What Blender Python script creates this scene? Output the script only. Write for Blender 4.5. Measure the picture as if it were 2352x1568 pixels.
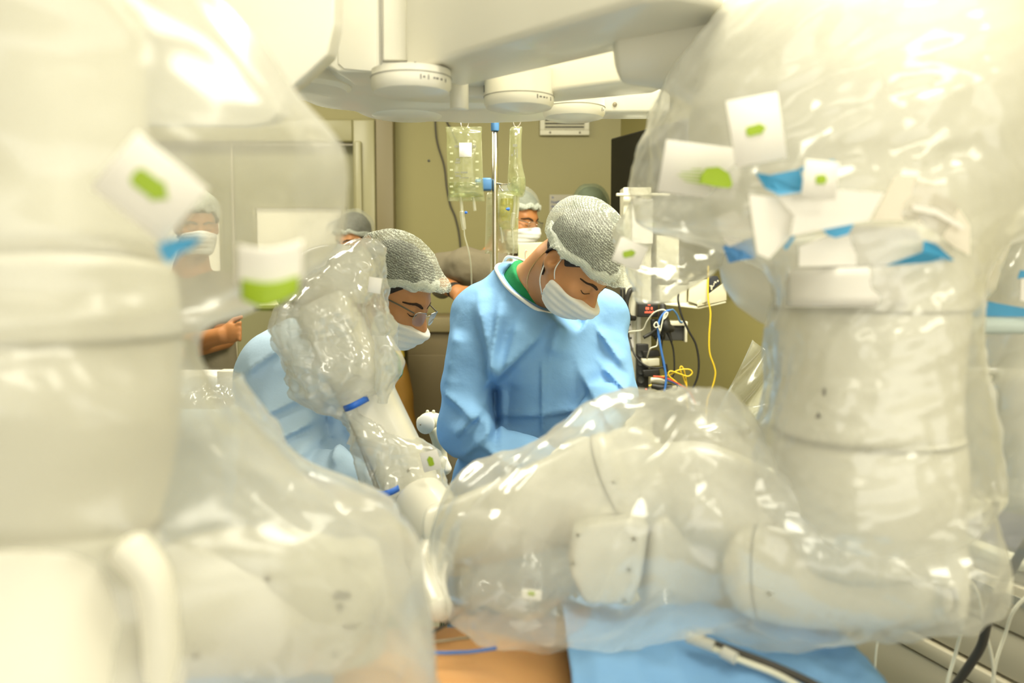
import bpy, bmesh, math, random
import numpy as np
from mathutils import Vector, Matrix, Euler
for o in list(bpy.data.objects): bpy.data.objects.remove(o)
SC = bpy.context.scene
COL = SC.collection
rng = np.random.default_rng(7)
random.seed(7)
PI = math.pi
# ------------------------------------------------------------------ camera
CAM_H, PITCH, FPX = 1.45, math.radians(4.5), 2050.0
cam_d = bpy.data.cameras.new('camera'); cam = bpy.data.objects.new('camera', cam_d); COL.objects.link(cam)
cam_d.sensor_width = 36.0; cam_d.lens = FPX / 2352.0 * 36.0
cam_d.clip_start = 0.02
cam.location = (0, 0, CAM_H); cam.rotation_euler = (PI / 2 - PITCH, 0, 0)
cam_d.dof.use_dof = True; cam_d.dof.focus_distance = 2.35; cam_d.dof.aperture_fstop = 3.0
cam_d.dof.aperture_blades = 0
SC.camera = cam
# ------------------------------------------------------------------ world, lamps, exposure
W = bpy.data.worlds.new('room_ambient'); SC.world = W; W.use_nodes = True
W.node_tree.nodes['Background'].inputs[0].default_value = (1.0, 0.963, 0.82, 1)
W.node_tree.nodes['Background'].inputs[1].default_value = 1.35
def area(name, loc, size, power, rot=(0, 0, 0), col=(1.0, 0.95, 0.765)):
    l = bpy.data.lights.new(name, 'AREA'); l.shape = 'RECTANGLE'; l.size, l.size_y = size
    l.energy = power; l.color = col
    o = bpy.data.objects.new(name, l); o.location = loc; o.rotation_euler = rot; COL.objects.link(o); return o
area('ceiling_lamp_over_table', (0.55, 2.5, 2.86), (1.3, 0.65), 54)
area('ceiling_lamp_near', (-0.9, -0.55, 2.86), (1.3, 0.65), 5)
area('ceiling_lamp_near_second', (1.2, -0.55, 2.86), (1.3, 0.65), 11)
area('ceiling_lamp_table', (0.45, 0.7, 2.86), (1.3, 0.65), 19)
area('ceiling_lamp_door', (-1.5, 3.6, 2.86), (1.3, 0.65), 27)
VS = SC.view_settings
SC.display_settings.display_device = 'sRGB'
VS.view_transform = 'Standard'; VS.look = 'None'; VS.exposure = 0.74; VS.gamma = 1.0; VS.use_curve_mapping = False
SC.cycles.transparent_max_bounces = 16
SC.cycles.max_bounces = 5; SC.cycles.diffuse_bounces = 3; SC.cycles.glossy_bounces = 2; SC.cycles.transmission_bounces = 2
SC.cycles.use_adaptive_sampling = True; SC.cycles.adaptive_threshold = 0.1
SC.cycles.use_denoising = True
SC.cycles.sample_clamp_indirect = 6.0
SC.cycles.caustics_reflective = False; SC.cycles.caustics_refractive = False
# ------------------------------------------------------------------ pixel -> place (Y is the distance into the room)
_c, _s = math.cos(PITCH), math.sin(PITCH)
YS = 1.0
def at(px, py, Y):
    Y = Y * YS
    u, v = (px - 1176.0) / FPX, (784.0 - py) / FPX
    dx, dy, dz = u, _c + v * _s, -_s + v * _c
    return Vector((dx * Y / dy, Y, CAM_H + dz * Y / dy))
def m_per_px(Y): return Y * YS / FPX
def pts(lst, Y=None):
    return [at(p[0], p[1], p[2] if len(p) > 2 else Y) for p in lst]
# ------------------------------------------------------------------ noise
def _hash(ix, iy, iz, s):
    h = (ix.astype(np.int64) * 374761393 + iy.astype(np.int64) * 668265263 + iz.astype(np.int64) * 2147483647 + s * 974711) & 0x7fffffff
    h = ((h ^ (h >> 13)) * 1274126177) & 0x7fffffff
    h = (h ^ (h >> 16)) & 0x7fffffff
    h = (h * 69069 + 12345) & 0x7fffffff
    return ((h >> 7) & 0xffff) / 32767.5 - 1.0
def vnoise(P, scale, seed=0):
    q = P * scale; i = np.floor(q); f = q - i; f = f * f * f * (f * (f * 6 - 15) + 10); i = i.astype(np.int64)
    r = 0
    for a in (0, 1):
        for b in (0, 1):
            for c in (0, 1):
                w = (f[:, 0] if a else 1 - f[:, 0]) * (f[:, 1] if b else 1 - f[:, 1]) * (f[:, 2] if c else 1 - f[:, 2])
                r = r + w * _hash(i[:, 0] + a, i[:, 1] + b, i[:, 2] + c, seed)
    return r
def creases(P, scale, seed=0, n=6):
    """straight sharp creases running through each other, as in crumpled film"""
    g = np.random.default_rng(seed); r = np.zeros(len(P)); tot = 0
    for k in range(n):
        d = g.normal(size=3); d /= np.linalg.norm(d); f = scale * g.uniform(.6, 2.6); a = 1 / f ** .8
        ph = P @ d * f + g.uniform(0, 9) + .35 * vnoise(P, scale * .35, seed + k)
        w = np.clip(.55 + .9 * vnoise(P, scale * .4, seed + 31 + k), 0, 1)
        r += a * w * (np.abs(ph - np.floor(ph) - .5) * 4 - 1); tot += a
    return r / tot
def ridged(P, scale, seed=0, octs=2):
    r, a = 0, 1.0
    for k in range(octs):
        r = r + a * (1 - 2.6 * np.abs(vnoise(P, scale * 2 ** k, seed + 11 * k))); a *= 0.5
    return r
# ------------------------------------------------------------------ meshes and objects
def npmesh(name, V, Fq, smooth=True):
    me = bpy.data.meshes.new(name)
    V = np.asarray(V, dtype=np.float32)
    if isinstance(Fq, np.ndarray):
        n, k = Fq.shape
        me.vertices.add(len(V)); me.vertices.foreach_set('co', V.ravel())
        me.loops.add(n * k); me.loops.foreach_set('vertex_index', Fq.astype(np.int32).ravel())
        me.polygons.add(n)
        me.polygons.foreach_set('loop_start', np.arange(0, n * k, k, dtype=np.int32))
        me.polygons.foreach_set('loop_total', np.full(n, k, dtype=np.int32))
        me.update(calc_edges=True); me.validate()
    else:
        me.from_pydata([tuple(map(float, v)) for v in V], [], Fq); me.update()
    if smooth: me.polygons.foreach_set('use_smooth', [True] * len(me.polygons))
    return me
def thing(name, label, cat, loc=(0, 0, 0), group=None, kind=None):
    o = bpy.data.objects.new(name, None); COL.objects.link(o); o.location = loc
    o.empty_display_size = 0.05
    o['label'] = label; o['category'] = cat
    if group: o['group'] = group
    if kind: o['kind'] = kind
    return o
def part(name, me, mat, parent=None, label=None):
    o = bpy.data.objects.new(name, me); COL.objects.link(o)
    if mat is not None: me.materials.clear(); me.materials.append(mat)
    if parent is not None:
        o.parent = parent
        t = parent.location.copy() if parent.parent is None else Vector((0, 0, 0))
        o.matrix_parent_inverse = Matrix.Translation(-t)
    if label: o['label'] = label
    return o
def single(name, me, mat, label, cat, group=None, kind=None):
    o = part(name, me, mat); o['label'] = label; o['category'] = cat
    if group: o['group'] = group
    if kind: o['kind'] = kind
    return o
def struct(name, me, mat, parent=None):
    o = part(name, me, mat, parent)
    if parent is None: o['kind'] = 'structure'
    return o
def bevel(o, w=0.004, seg=2, ang=35):
    m = o.modifiers.new('bevel', 'BEVEL'); m.width = w; m.segments = seg; m.limit_method = 'ANGLE'; m.angle_limit = math.radians(ang)
    return o
def box_me(name, c, size, R=None, bev=0.0, seg=2):
    bm = bmesh.new(); bmesh.ops.create_cube(bm, size=1.0)
    for v in bm.verts: v.co = Vector((v.co.x * size[0], v.co.y * size[1], v.co.z * size[2]))
    if bev > 0: bmesh.ops.bevel(bm, geom=bm.edges[:], offset=bev, segments=seg, affect='EDGES', profile=0.5)
    M = (R.to_4x4() if R is not None else Matrix.Identity(4))
    M = Matrix.Translation(Vector(c)) @ M
    bm.transform(M); me = bpy.data.meshes.new(name); bm.to_mesh(me); bm.free()
    if bev > 0: me.polygons.foreach_set('use_smooth', [True] * len(me.polygons))
    return me
def prism_me(name, poly, offs, bev=0.0, seg=3):
    """closed prism: poly = list of Vector (planar-ish outline), offs = thickness vector"""
    bm = bmesh.new(); n = len(poly); offs = Vector(offs)
    a = [bm.verts.new(p) for p in poly]; b = [bm.verts.new(p + offs) for p in poly]
    bm.faces.new(a); bm.faces.new(b[::-1])
    for i in range(n):
        j = (i + 1) % n; bm.faces.new((a[j], a[i], b[i], b[j]))
    bmesh.ops.recalc_face_normals(bm, faces=bm.faces[:])
    if bev > 0:
        bmesh.ops.bevel(bm, geom=bm.edges[:], offset=bev, segments=seg, affect='EDGES', profile=0.5, clamp_overlap=True)
    me = bpy.data.meshes.new(name); bm.to_mesh(me); bm.free()
    if bev > 0: me.polygons.foreach_set('use_smooth', [True] * len(me.polygons))
    return me
def catmull(P, n):
    """n samples along a smooth curve through the rows of P (any dimension)"""
    P = np.asarray(P, float); k = len(P)
    if k == 2:
        t = np.linspace(0, 1, n)[:, None]; return P[0] * (1 - t) + P[1] * t
    E = np.vstack([2 * P[0] - P[1], P, 2 * P[-1] - P[-2]])
    out = []
    for s in np.linspace(0, k - 1 - 1e-9, n):
        i = int(s); t = s - i; p0, p1, p2, p3 = E[i], E[i + 1], E[i + 2], E[i + 3]
        out.append(0.5 * ((2 * p1) + (-p0 + p2) * t + (2 * p0 - 5 * p1 + 4 * p2 - p3) * t * t + (-p0 + 3 * p1 - 3 * p2 + p3) * t ** 3))
    return np.array(out)
def _frames(C, ref):
    T = np.gradient(C, axis=0); T /= np.linalg.norm(T, axis=1)[:, None] + 1e-12
    ref = np.asarray(ref, float); A, B = [], []
    a = np.cross(T[0], ref)
    if np.linalg.norm(a) < 0.2: a = np.cross(T[0], np.array([0.3, 0.9, 0.2]))
    a /= np.linalg.norm(a)
    for t in T:
        a = a - t * np.dot(a, t); a /= np.linalg.norm(a); A.append(a); B.append(np.cross(t, a))
    return T, np.array(A), np.array(B)
def loft_arr(C, ra, rb=None, n=32, ref=(0, 1, 0), power=2.0, caps=True, dome=0.0):
    """surface round the curve C; ra, rb radii per point; power>2 squares the section; dome rounds the ends"""
    C = np.asarray(C, float); m = len(C)
    ra = np.broadcast_to(np.asarray(ra, float), (m,)).copy(); rb = ra.copy() if rb is None else np.broadcast_to(np.asarray(rb, float), (m,)).copy()
    T, A, B = _frames(C, ref)
    if dome > 0:
        k = 6; th = np.linspace(0, PI / 2, k + 1)[1:]
        s = min(ra[0], rb[0]) * dome; e = min(ra[-1], rb[-1]) * dome
        f = np.maximum(np.cos(th), 0.02)
        C = np.vstack([(C[0] - T[0] * s * np.sin(th)[:, None])[::-1], C, C[-1] + T[-1] * e * np.sin(th)[:, None]])
        ra = np.concatenate([(ra[0] * f)[::-1], ra, ra[-1] * f]); rb = np.concatenate([(rb[0] * f)[::-1], rb, rb[-1] * f])
        A = np.vstack([np.repeat(A[:1], k, 0), A, np.repeat(A[-1:], k, 0)]); B = np.vstack([np.repeat(B[:1], k, 0), B, np.repeat(B[-1:], k, 0)])
        m = len(C)
    u = np.linspace(0, 2 * PI, n, endpoint=False)
    cu = np.sign(np.cos(u)) * np.abs(np.cos(u)) ** (2 / power); su = np.sign(np.sin(u)) * np.abs(np.sin(u)) ** (2 / power)
    V = C[:, None, :] + A[:, None, :] * (ra[:, None] * cu)[:, :, None] + B[:, None, :] * (rb[:, None] * su)[:, :, None]
    V = V.reshape(-1, 3)
    i = np.arange(m - 1)[:, None]; j = np.arange(n)[None, :]; j2 = (j + 1) % n
    Fq = np.stack([i * n + j, i * n + j2, (i + 1) * n + j2, (i + 1) * n + j], -1).reshape(-1, 4)
    F = [tuple(f) for f in Fq.tolist()]
    if caps:
        F.append(tuple(range(n))[::-1]); F.append(tuple(range((m - 1) * n, m * n)))
    return V, F, Fq
def tube_me(name, P, r, n=10, samples=None, rb=None, ref=(0, 1, 0), power=2.0, dome=0.0, smooth=True):
    C = np.array([tuple(p) for p in P]); k = samples or max(2, len(C) * 6)
    if np.ndim(r) > 0:
        D = catmull(np.column_stack([C, np.asarray(r, float), np.asarray(r if rb is None else rb, float)]), k)
        V, F, _ = loft_arr(D[:, :3], D[:, 3], D[:, 4], n, ref, power, True, dome)
    else:
        V, F, _ = loft_arr(catmull(C, k), r, rb, n, ref, power, True, dome)
    me = npmesh(name, V, F, smooth)
    for p in me.polygons:
        if len(p.vertices) > 4: p.use_smooth = False
    return me
def lathe_me(name, c, axis, prof, n=40):
    """prof = [(r, h)...] turned round axis through c; closed at both ends"""
    axis = Vector(axis).normalized(); q = Vector((0, 0, 1)).rotation_difference(axis)
    V = []; F = []
    for r, h in prof:
        for k in range(n):
            a = 2 * PI * k / n; V.append(Vector(c) + q @ Vector((r * math.cos(a), r * math.sin(a), h)))
    m = len(prof)
    for i in range(m - 1):
        for k in range(n):
            F.append((i * n + k, i * n + (k + 1) % n, (i + 1) * n + (k + 1) % n, (i + 1) * n + k))
    F.append(tuple(range(n))[::-1]); F.append(tuple(range((m - 1) * n, m * n)))
    me = npmesh(name, V, F, True)
    bm = bmesh.new(); bm.from_mesh(me)
    bmesh.ops.recalc_face_normals(bm, faces=bm.faces[:])
    for e in bm.edges:
        if len(e.link_faces) == 2 and e.calc_face_angle(0) > math.radians(40): e.smooth = False
    bm.to_mesh(me); bm.free()
    return me
def merge_me(name, meshes):
    bm = bmesh.new()
    for m in meshes: bm.from_mesh(m)
    me = bpy.data.meshes.new(name); bm.to_mesh(me); bm.free()
    for m in meshes: bpy.data.meshes.remove(m)
    return me
def sheet_me(name, G, thick=0.0, smooth=True):
    """G = array (rows, cols, 3)"""
    G = np.asarray(G, float); r, c, _ = G.shape
    i = np.arange(r - 1)[:, None]; j = np.arange(c - 1)[None, :]
    F = np.stack([i * c + j, i * c + j + 1, (i + 1) * c + j + 1, (i + 1) * c + j], -1).reshape(-1, 4)
    me = npmesh(name, G.reshape(-1, 3), F, smooth)
    return me
def solidify(o, t):
    m = o.modifiers.new('thickness', 'SOLIDIFY'); m.thickness = t; m.offset = 0; return o
def text_me(txt, size, loc, R, off=0.0, ext=0.0004, align='LEFT'):
    cu = bpy.data.curves.new('lettering', 'FONT'); cu.body = txt; cu.size = size; cu.extrude = ext; cu.offset = off; cu.align_x = align; cu.resolution_u = 3
    o = bpy.data.objects.new('lettering', cu); COL.objects.link(o)
    dg = bpy.context.evaluated_depsgraph_get(); me = bpy.data.meshes.new_from_object(o.evaluated_get(dg))
    bpy.data.objects.remove(o); bpy.data.curves.remove(cu)
    me.transform(Matrix.Translation(Vector(loc)) @ R.to_4x4()); return me
# ------------------------------------------------------------------ signed distance bodies
def V3(*a): return np.array(a, float)
def s_ell(P, c, r, R=None):
    q = P - np.asarray(c, float)
    if R is not None: q = q @ R
    r = np.asarray(r, float); k = np.linalg.norm(q / r, axis=1); k2 = np.linalg.norm(q / (r * r), axis=1)
    return np.where(k2 > 1e-9, k * (k - 1) / np.maximum(k2, 1e-9), -r.min())
def s_cone(P, a, b, ra, rb):
    a, b = np.asarray(a, float), np.asarray(b, float); ab = b - a; L = np.dot(ab, ab) + 1e-12
    t = np.clip(((P - a) @ ab) / L, 0, 1)
    return np.linalg.norm(P - a - t[:, None] * ab, axis=1) - (ra + (rb - ra) * t)
def s_conef(P, a, b, ra, rb, squash, axis):
    """round cone flattened by factor squash along axis (unit)"""
    a, b = np.asarray(a, float), np.asarray(b, float); ax = np.asarray(axis, float)
    Q = P + np.outer((P - a) @ ax, ax) * (1 / squash - 1); b2 = b + ax * (np.dot(b - a, ax) * (1 / squash - 1))
    return s_cone(Q, a, b2, ra, rb) * (squash if squash < 1 else 1)
def s_plane(P, c, n): n = np.asarray(n, float); n = n / np.linalg.norm(n); return (P - np.asarray(c, float)) @ n
def smin(a, b, k):
    h = np.clip(0.5 + 0.5 * (b - a) / k, 0, 1); return b * (1 - h) + a * h - k * h * (1 - h)
def smax(a, b, k): return -smin(-a, -b, k)
def nets(name, f, lo, hi, h, smooth=True, iters=1):
    """surface of f<0 by surface nets"""
    lo = np.asarray(lo, float); hi = np.asarray(hi, float); n = np.maximum(np.ceil((hi - lo) / h).astype(int) + 1, 3)
    ax = [lo[k] + np.arange(n[k]) * h for k in range(3)]
    K = 4; m = -(-(n - 1) // K) + 1                       # coarse pass first, fine samples only near the surface
    cx = [lo[k] + np.arange(m[k]) * h * K for k in range(3)]
    G = np.stack(np.meshgrid(*cx, indexing='ij'), -1).reshape(-1, 3); cd = np.empty(len(G))
    for s in range(0, len(G), 400000): cd[s:s + 400000] = f(G[s:s + 400000])
    cd = cd.reshape(m); near = np.abs(cd) < h * K * 1.75
    nb_ = near.copy()
    for k in range(3):
        q = np.moveaxis(nb_, k, 0); r = q.copy(); r[1:] |= q[:-1]; r[:-1] |= q[1:]; nb_ = np.moveaxis(r, 0, k)
    ii = [np.minimum((np.arange(n[k]) + K // 2) // K, m[k] - 1) for k in range(3)]
    D = cd[np.ix_(*ii)].copy(); want = nb_[np.ix_(*ii)]
    w = np.argwhere(want); vals = np.empty(len(w))
    for s in range(0, len(w), 400000): vals[s:s + 400000] = f(lo + w[s:s + 400000] * h)
    D[want] = vals
    D[0] = np.maximum(D[0], h * .3); D[-1] = np.maximum(D[-1], h * .3); D[:, 0] = np.maximum(D[:, 0], h * .3); D[:, -1] = np.maximum(D[:, -1], h * .3)
    D[:, :, 0] = np.maximum(D[:, :, 0], h * .3); D[:, :, -1] = np.maximum(D[:, :, -1], h * .3)
    S = D < 0
    c = [(a, b, d) for a in (0, 1) for b in (0, 1) for d in (0, 1)]
    def cs(A, o): return A[o[0]:n[0] - 1 + o[0], o[1]:n[1] - 1 + o[1], o[2]:n[2] - 1 + o[2]]
    tot = sum(cs(S, o).astype(np.int8) for o in c); act = (tot > 0) & (tot < 8)
    idx = np.argwhere(act); ids = -np.ones(act.shape, np.int64); ids[act] = np.arange(len(idx))
    acc = np.zeros((len(idx), 3)); cnt = np.zeros(len(idx))
    for p in c:
        for k in range(3):
            if p[k] == 0:
                q = list(p); q[k] = 1
                dp = D[idx[:, 0] + p[0], idx[:, 1] + p[1], idx[:, 2] + p[2]]; dq = D[idx[:, 0] + q[0], idx[:, 1] + q[1], idx[:, 2] + q[2]]
                m = (dp < 0) != (dq < 0); t = np.where(m, dp / np.where(np.abs(dp - dq) < 1e-12, 1, dp - dq), 0)
                e = np.tile(np.array(p, float), (len(idx), 1)); e[:, k] = t
                acc[m] += e[m]; cnt[m] += 1
    V = lo + (idx + acc / np.maximum(cnt, 1)[:, None]) * h
    F = []
    for k in range(3):
        a, b = (k + 1) % 3, (k + 2) % 3
        sl0 = [slice(None)] * 3; sl1 = [slice(None)] * 3; sl0[k] = slice(0, -1); sl1[k] = slice(1, None)
        s0, s1 = S[tuple(sl0)], S[tuple(sl1)]
        e = np.argwhere(s0 != s1)
        e = e[(e[:, a] > 0) & (e[:, b] > 0) & (e[:, a] < n[a] - 1) & (e[:, b] < n[b] - 1)]
        if not len(e): continue
        def cell(da, db):
            q = e.copy(); q[:, a] -= da; q[:, b] -= db; return ids[q[:, 0], q[:, 1], q[:, 2]]
        quad = np.stack([cell(1, 1), cell(0, 1), cell(0, 0), cell(1, 0)], -1)
        inside = s0[e[:, 0], e[:, 1], e[:, 2]]
        quad[~inside] = quad[~inside][:, ::-1]; F.append(quad)
    F = np.vstack(F); F = F[(F >= 0).all(1)]
    for _ in range(iters):      # light relaxation
        src = np.concatenate([F[:, i] for i in range(4)]); S_ = np.concatenate([V[F[:, (i + 1) % 4]] + V[F[:, (i + 3) % 4]] for i in range(4)])
        k = np.bincount(src, minlength=len(V)) * 2.0
        A = np.column_stack([np.bincount(src, weights=S_[:, c_], minlength=len(V)) for c_ in range(3)])
        V = V * 0.5 + 0.5 * A / np.maximum(k, 1)[:, None]
    return npmesh(name, V, F, smooth)
# ------------------------------------------------------------------ materials (all procedural)
MATS = {}
def mat(name, col, rough=0.5, spec=0.5, metal=0.0, var=0.04, vscale=8.0, bump=0.0, bscale=60.0, sss=0.0, coat=0.0, trans=0.0, emit=None, estr=0.0):
    if name in MATS: return MATS[name]
    m = bpy.data.materials.new(name); m.use_nodes = True; nt = m.node_tree; b = nt.nodes['Principled BSDF']
    N = nt.nodes.new; L = nt.links.new
    tc = N('ShaderNodeTexCoord'); no = N('ShaderNodeTexNoise'); no.inputs['Scale'].default_value = vscale; no.inputs['Detail'].default_value = 3
    L(tc.outputs['Object'], no.inputs['Vector'])
    mx = N('ShaderNodeMix'); mx.data_type = 'RGBA'
    c = Vector(col[:3])
    mx.inputs[6].default_value = (*(c * (1 - var)), 1); mx.inputs[7].default_value = (*[min(1, x * (1 + var)) for x in c], 1)
    L(no.outputs['Fac'], mx.inputs[0]); L(mx.outputs[2], b.inputs['Base Color'])
    b.inputs['Roughness'].default_value = rough; b.inputs['Specular IOR Level'].default_value = spec; b.inputs['Metallic'].default_value = metal
    b.inputs['Coat Weight'].default_value = coat
    if sss > 0:
        b.inputs['Subsurface Weight'].default_value = sss; b.inputs['Subsurface Radius'].default_value = (0.012, 0.005, 0.003); b.inputs['Subsurface Scale'].default_value = 0.6
    if trans > 0: b.inputs['Transmission Weight'].default_value = trans
    if emit: b.inputs['Emission Color'].default_value = (*emit, 1); b.inputs['Emission Strength'].default_value = estr
    if bump > 0:
        n2 = N('ShaderNodeTexNoise'); n2.inputs['Scale'].default_value = bscale; n2.inputs['Detail'].default_value = 4
        L(tc.outputs['Object'], n2.inputs['Vector'])
        bp = N('ShaderNodeBump'); bp.inputs['Strength'].default_value = bump; bp.inputs['Distance'].default_value = 0.01
        L(n2.outputs['Fac'], bp.inputs['Height']); L(bp.outputs['Normal'], b.inputs['Normal'])
    MATS[name] = m; return m
def film(name, opacity, tint=(0.93, 0.93, 0.90), clear=(0.97, 0.975, 0.965), rough=0.14, gloss=0.07, edge=0.75, crease=0.35, cscale=9.0, trl=0.5):
    """thin plastic sheet: mostly see-through, a milky scatter and a sharp sheen; fine creases as relief"""
    if name in MATS: return MATS[name]
    m = bpy.data.materials.new(name); m.use_nodes = True; nt = m.node_tree; N = nt.nodes.new; L = nt.links.new
    for n in list(nt.nodes): nt.nodes.remove(n)
    out = N('ShaderNodeOutputMaterial'); tr = N('ShaderNodeBsdfTransparent'); tr.inputs[0].default_value = (*clear, 1)
    di = N('ShaderNodeBsdfDiffuse'); di.inputs[0].default_value = (*tint, 1); tl = N('ShaderNodeBsdfTranslucent'); tl.inputs[0].default_value = (*tint, 1)
    gl = N('ShaderNodeBsdfGlossy'); gl.inputs['Roughness'].default_value = rough; gl.inputs[0].default_value = (1, 1, 1, 1)
    ms = N('ShaderNodeMixShader'); ms.inputs[0].default_value = trl; L(di.outputs[0], ms.inputs[1]); L(tl.outputs[0], ms.inputs[2])
    lw = N('ShaderNodeLayerWeight'); lw.inputs[0].default_value = 0.5
    if crease > 0:
        tc = N('ShaderNodeTexCoord'); no = N('ShaderNodeTexNoise'); no.noise_type = 'RIDGED_MULTIFRACTAL'
        no.inputs['Scale'].default_value = cscale; no.inputs['Detail'].default_value = 2.5; L(tc.outputs['Object'], no.inputs['Vector'])
        bp = N('ShaderNodeBump'); bp.inputs['Strength'].default_value = crease; bp.inputs['Distance'].default_value = 0.012; L(no.outputs['Fac'], bp.inputs['Height'])
        for s in (di, gl, tl): L(bp.outputs[0], s.inputs['Normal'])
        L(bp.outputs[0], lw.inputs['Normal'])
    pw = N('ShaderNodeMath'); pw.operation = 'POWER'; pw.inputs[1].default_value = 3.0; L(lw.outputs['Facing'], pw.inputs[0])
    op = N('ShaderNodeMapRange'); op.inputs[3].default_value = opacity; op.inputs[4].default_value = edge; L(pw.outputs[0], op.inputs[0])
    base = N('ShaderNodeMixShader'); L(op.outputs[0], base.inputs[0]); L(tr.outputs[0], base.inputs[1]); L(ms.outputs[0], base.inputs[2])
    fg = N('ShaderNodeMapRange'); fg.inputs[3].default_value = gloss; fg.inputs[4].default_value = 0.5; L(pw.outputs[0], fg.inputs[0])
    fin = N('ShaderNodeMixShader'); L(fg.outputs[0], fin.inputs[0]); L(base.outputs[0], fin.inputs[1]); L(gl.outputs[0], fin.inputs[2])
    L(fin.outputs[0], out.inputs[0]); MATS[name] = m; return m
def bouffant(name, tint=(0.70, 0.74, 0.64), low=0.30, high=0.95, scale=60.0, rot=(0, 0, 0), dist=2.5):
    """gathered non-woven cap: thin between its pleats, dense on them"""
    if name in MATS: return MATS[name]
    m = bpy.data.materials.new(name); m.use_nodes = True; nt = m.node_tree; N = nt.nodes.new; L = nt.links.new
    for n in list(nt.nodes): nt.nodes.remove(n)
    out = N('ShaderNodeOutputMaterial'); tr = N('ShaderNodeBsdfTransparent')
    pb = N('ShaderNodeBsdfPrincipled'); pb.inputs['Base Color'].default_value = (*tint, 1); pb.inputs['Roughness'].default_value = 0.75
    tc = N('ShaderNodeTexCoord'); mp = N('ShaderNodeMapping'); mp.inputs['Rotation'].default_value = rot; L(tc.outputs['Object'], mp.inputs[0])
    wv = N('ShaderNodeTexWave'); wv.wave_type = 'BANDS'; wv.bands_direction = 'Z'; wv.inputs['Scale'].default_value = scale
    wv.inputs['Distortion'].default_value = dist; wv.inputs['Detail'].default_value = 2.5; wv.inputs['Detail Scale'].default_value = 2.6
    L(mp.outputs[0], wv.inputs[0])
    no = N('ShaderNodeTexNoise'); no.inputs['Scale'].default_value = 260; no.inputs['Detail'].default_value = 2; L(tc.outputs['Object'], no.inputs['Vector'])
    n3 = N('ShaderNodeTexNoise'); n3.inputs['Scale'].default_value = 14; L(tc.outputs['Object'], n3.inputs['Vector'])
    pw = N('ShaderNodeMath'); pw.operation = 'POWER'; pw.inputs[1].default_value = 4.5; L(wv.outputs['Fac'], pw.inputs[0])
    ml = N('ShaderNodeMath'); ml.operation = 'MULTIPLY'; L(pw.outputs[0], ml.inputs[0])
    mr3 = N('ShaderNodeMapRange'); mr3.inputs[1].default_value = 0.3; mr3.inputs[2].default_value = 0.7; mr3.inputs[3].default_value = 0.35; mr3.inputs[4].default_value = 1.0
    L(n3.outputs['Fac'], mr3.inputs[0]); L(mr3.outputs[0], ml.inputs[1])
    ad = N('ShaderNodeMath'); ad.operation = 'MULTIPLY_ADD'; ad.inputs[1].default_value = 0.35; L(no.outputs['Fac'], ad.inputs[0]); L(ml.outputs[0], ad.inputs[2])
    mr = N('ShaderNodeMapRange'); mr.inputs[1].default_value = 0.08; mr.inputs[2].default_value = 0.95; mr.inputs[3].default_value = low; mr.inputs[4].default_value = high; L(ad.outputs[0], mr.inputs[0])
    bp = N('ShaderNodeBump'); bp.inputs['Strength'].default_value = 0.15; bp.inputs['Distance'].default_value = 0.003; L(wv.outputs['Fac'], bp.inputs['Height']); L(bp.outputs[0], pb.inputs['Normal'])
    ms = N('ShaderNodeMixShader'); L(mr.outputs[0], ms.inputs[0]); L(tr.outputs[0], ms.inputs[1]); L(pb.outputs[0], ms.inputs[2])
    L(ms.outputs[0], out.inputs[0]); MATS[name] = m; return m
M_wall = mat('khaki_wall_paint', (0.305, 0.272, 0.105), 0.45, 0.4, var=0.05, vscale=2, bump=0.05, bscale=120)
M_pil = mat('taupe_pilaster_paint', (0.23, 0.19, 0.095), 0.5, var=0.04)
M_door = mat('olive_cream_door_laminate', (0.30, 0.285, 0.145), 0.4, var=0.03, vscale=3)
M_frame = mat('door_frame_enamel', (0.34, 0.315, 0.165), 0.35, var=0.03)
M_seam = mat('bright_metal_edging', (0.75, 0.68, 0.5), 0.25, metal=0.8, var=0.03)
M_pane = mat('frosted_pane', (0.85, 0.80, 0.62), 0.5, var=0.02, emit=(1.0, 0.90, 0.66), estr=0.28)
M_floor = mat('grey_vinyl_floor', (0.30, 0.28, 0.20), 0.35, var=0.08, vscale=5)
M_ceil = mat('white_ceiling_board', (0.80, 0.77, 0.66), 0.8, var=0.02)
M_rob = mat('robot_white_plastic', (0.87, 0.845, 0.735), 0.33, 0.5, var=0.015, vscale=3, coat=0.15)
M_rob2 = mat('robot_grey_joint', (0.60, 0.59, 0.52), 0.4, var=0.03)
M_dark = mat('dark_seam_rubber', (0.05, 0.05, 0.045), 0.5, var=0.1)
M_screw = mat('dull_screw_steel', (0.25, 0.22, 0.15), 0.4, metal=0.6)
M_print = mat('grey_printed_mark', (0.16, 0.15, 0.13), 0.6)
M_gown = mat('blue_nonwoven_gown', (0.215, 0.425, 0.725), 0.75, 0.2, var=0.05, vscale=5, bump=0.12, bscale=45)
M_gownB = mat('lit_blue_nonwoven_gown', (0.50, 0.68, 0.89), 0.75, 0.2, var=0.05, vscale=5, bump=0.12, bscale=45)  # gown blue with the strong light on this surgeon put into the colour
M_sheet = mat('blue_drape_sheet', (0.23, 0.46, 0.80), 0.7, 0.25, var=0.06, vscale=4, bump=0.12, bscale=30)
M_bind = mat('white_gown_binding', (0.86, 0.86, 0.80), 0.7)
M_green = mat('green_scrub_cotton', (0.02, 0.235, 0.085), 0.85, 0.2, var=0.08, vscale=20, bump=0.1, bscale=120)
M_grey = mat('grey_scrub_cotton', (0.20, 0.172, 0.112), 0.85, 0.2, var=0.1, vscale=9, bump=0.15, bscale=60)
M_skin = mat('tan_skin', (0.56, 0.27, 0.115), 0.5, 0.35, var=0.07, vscale=18, bump=0.04, bscale=180, sss=0.12)
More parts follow.
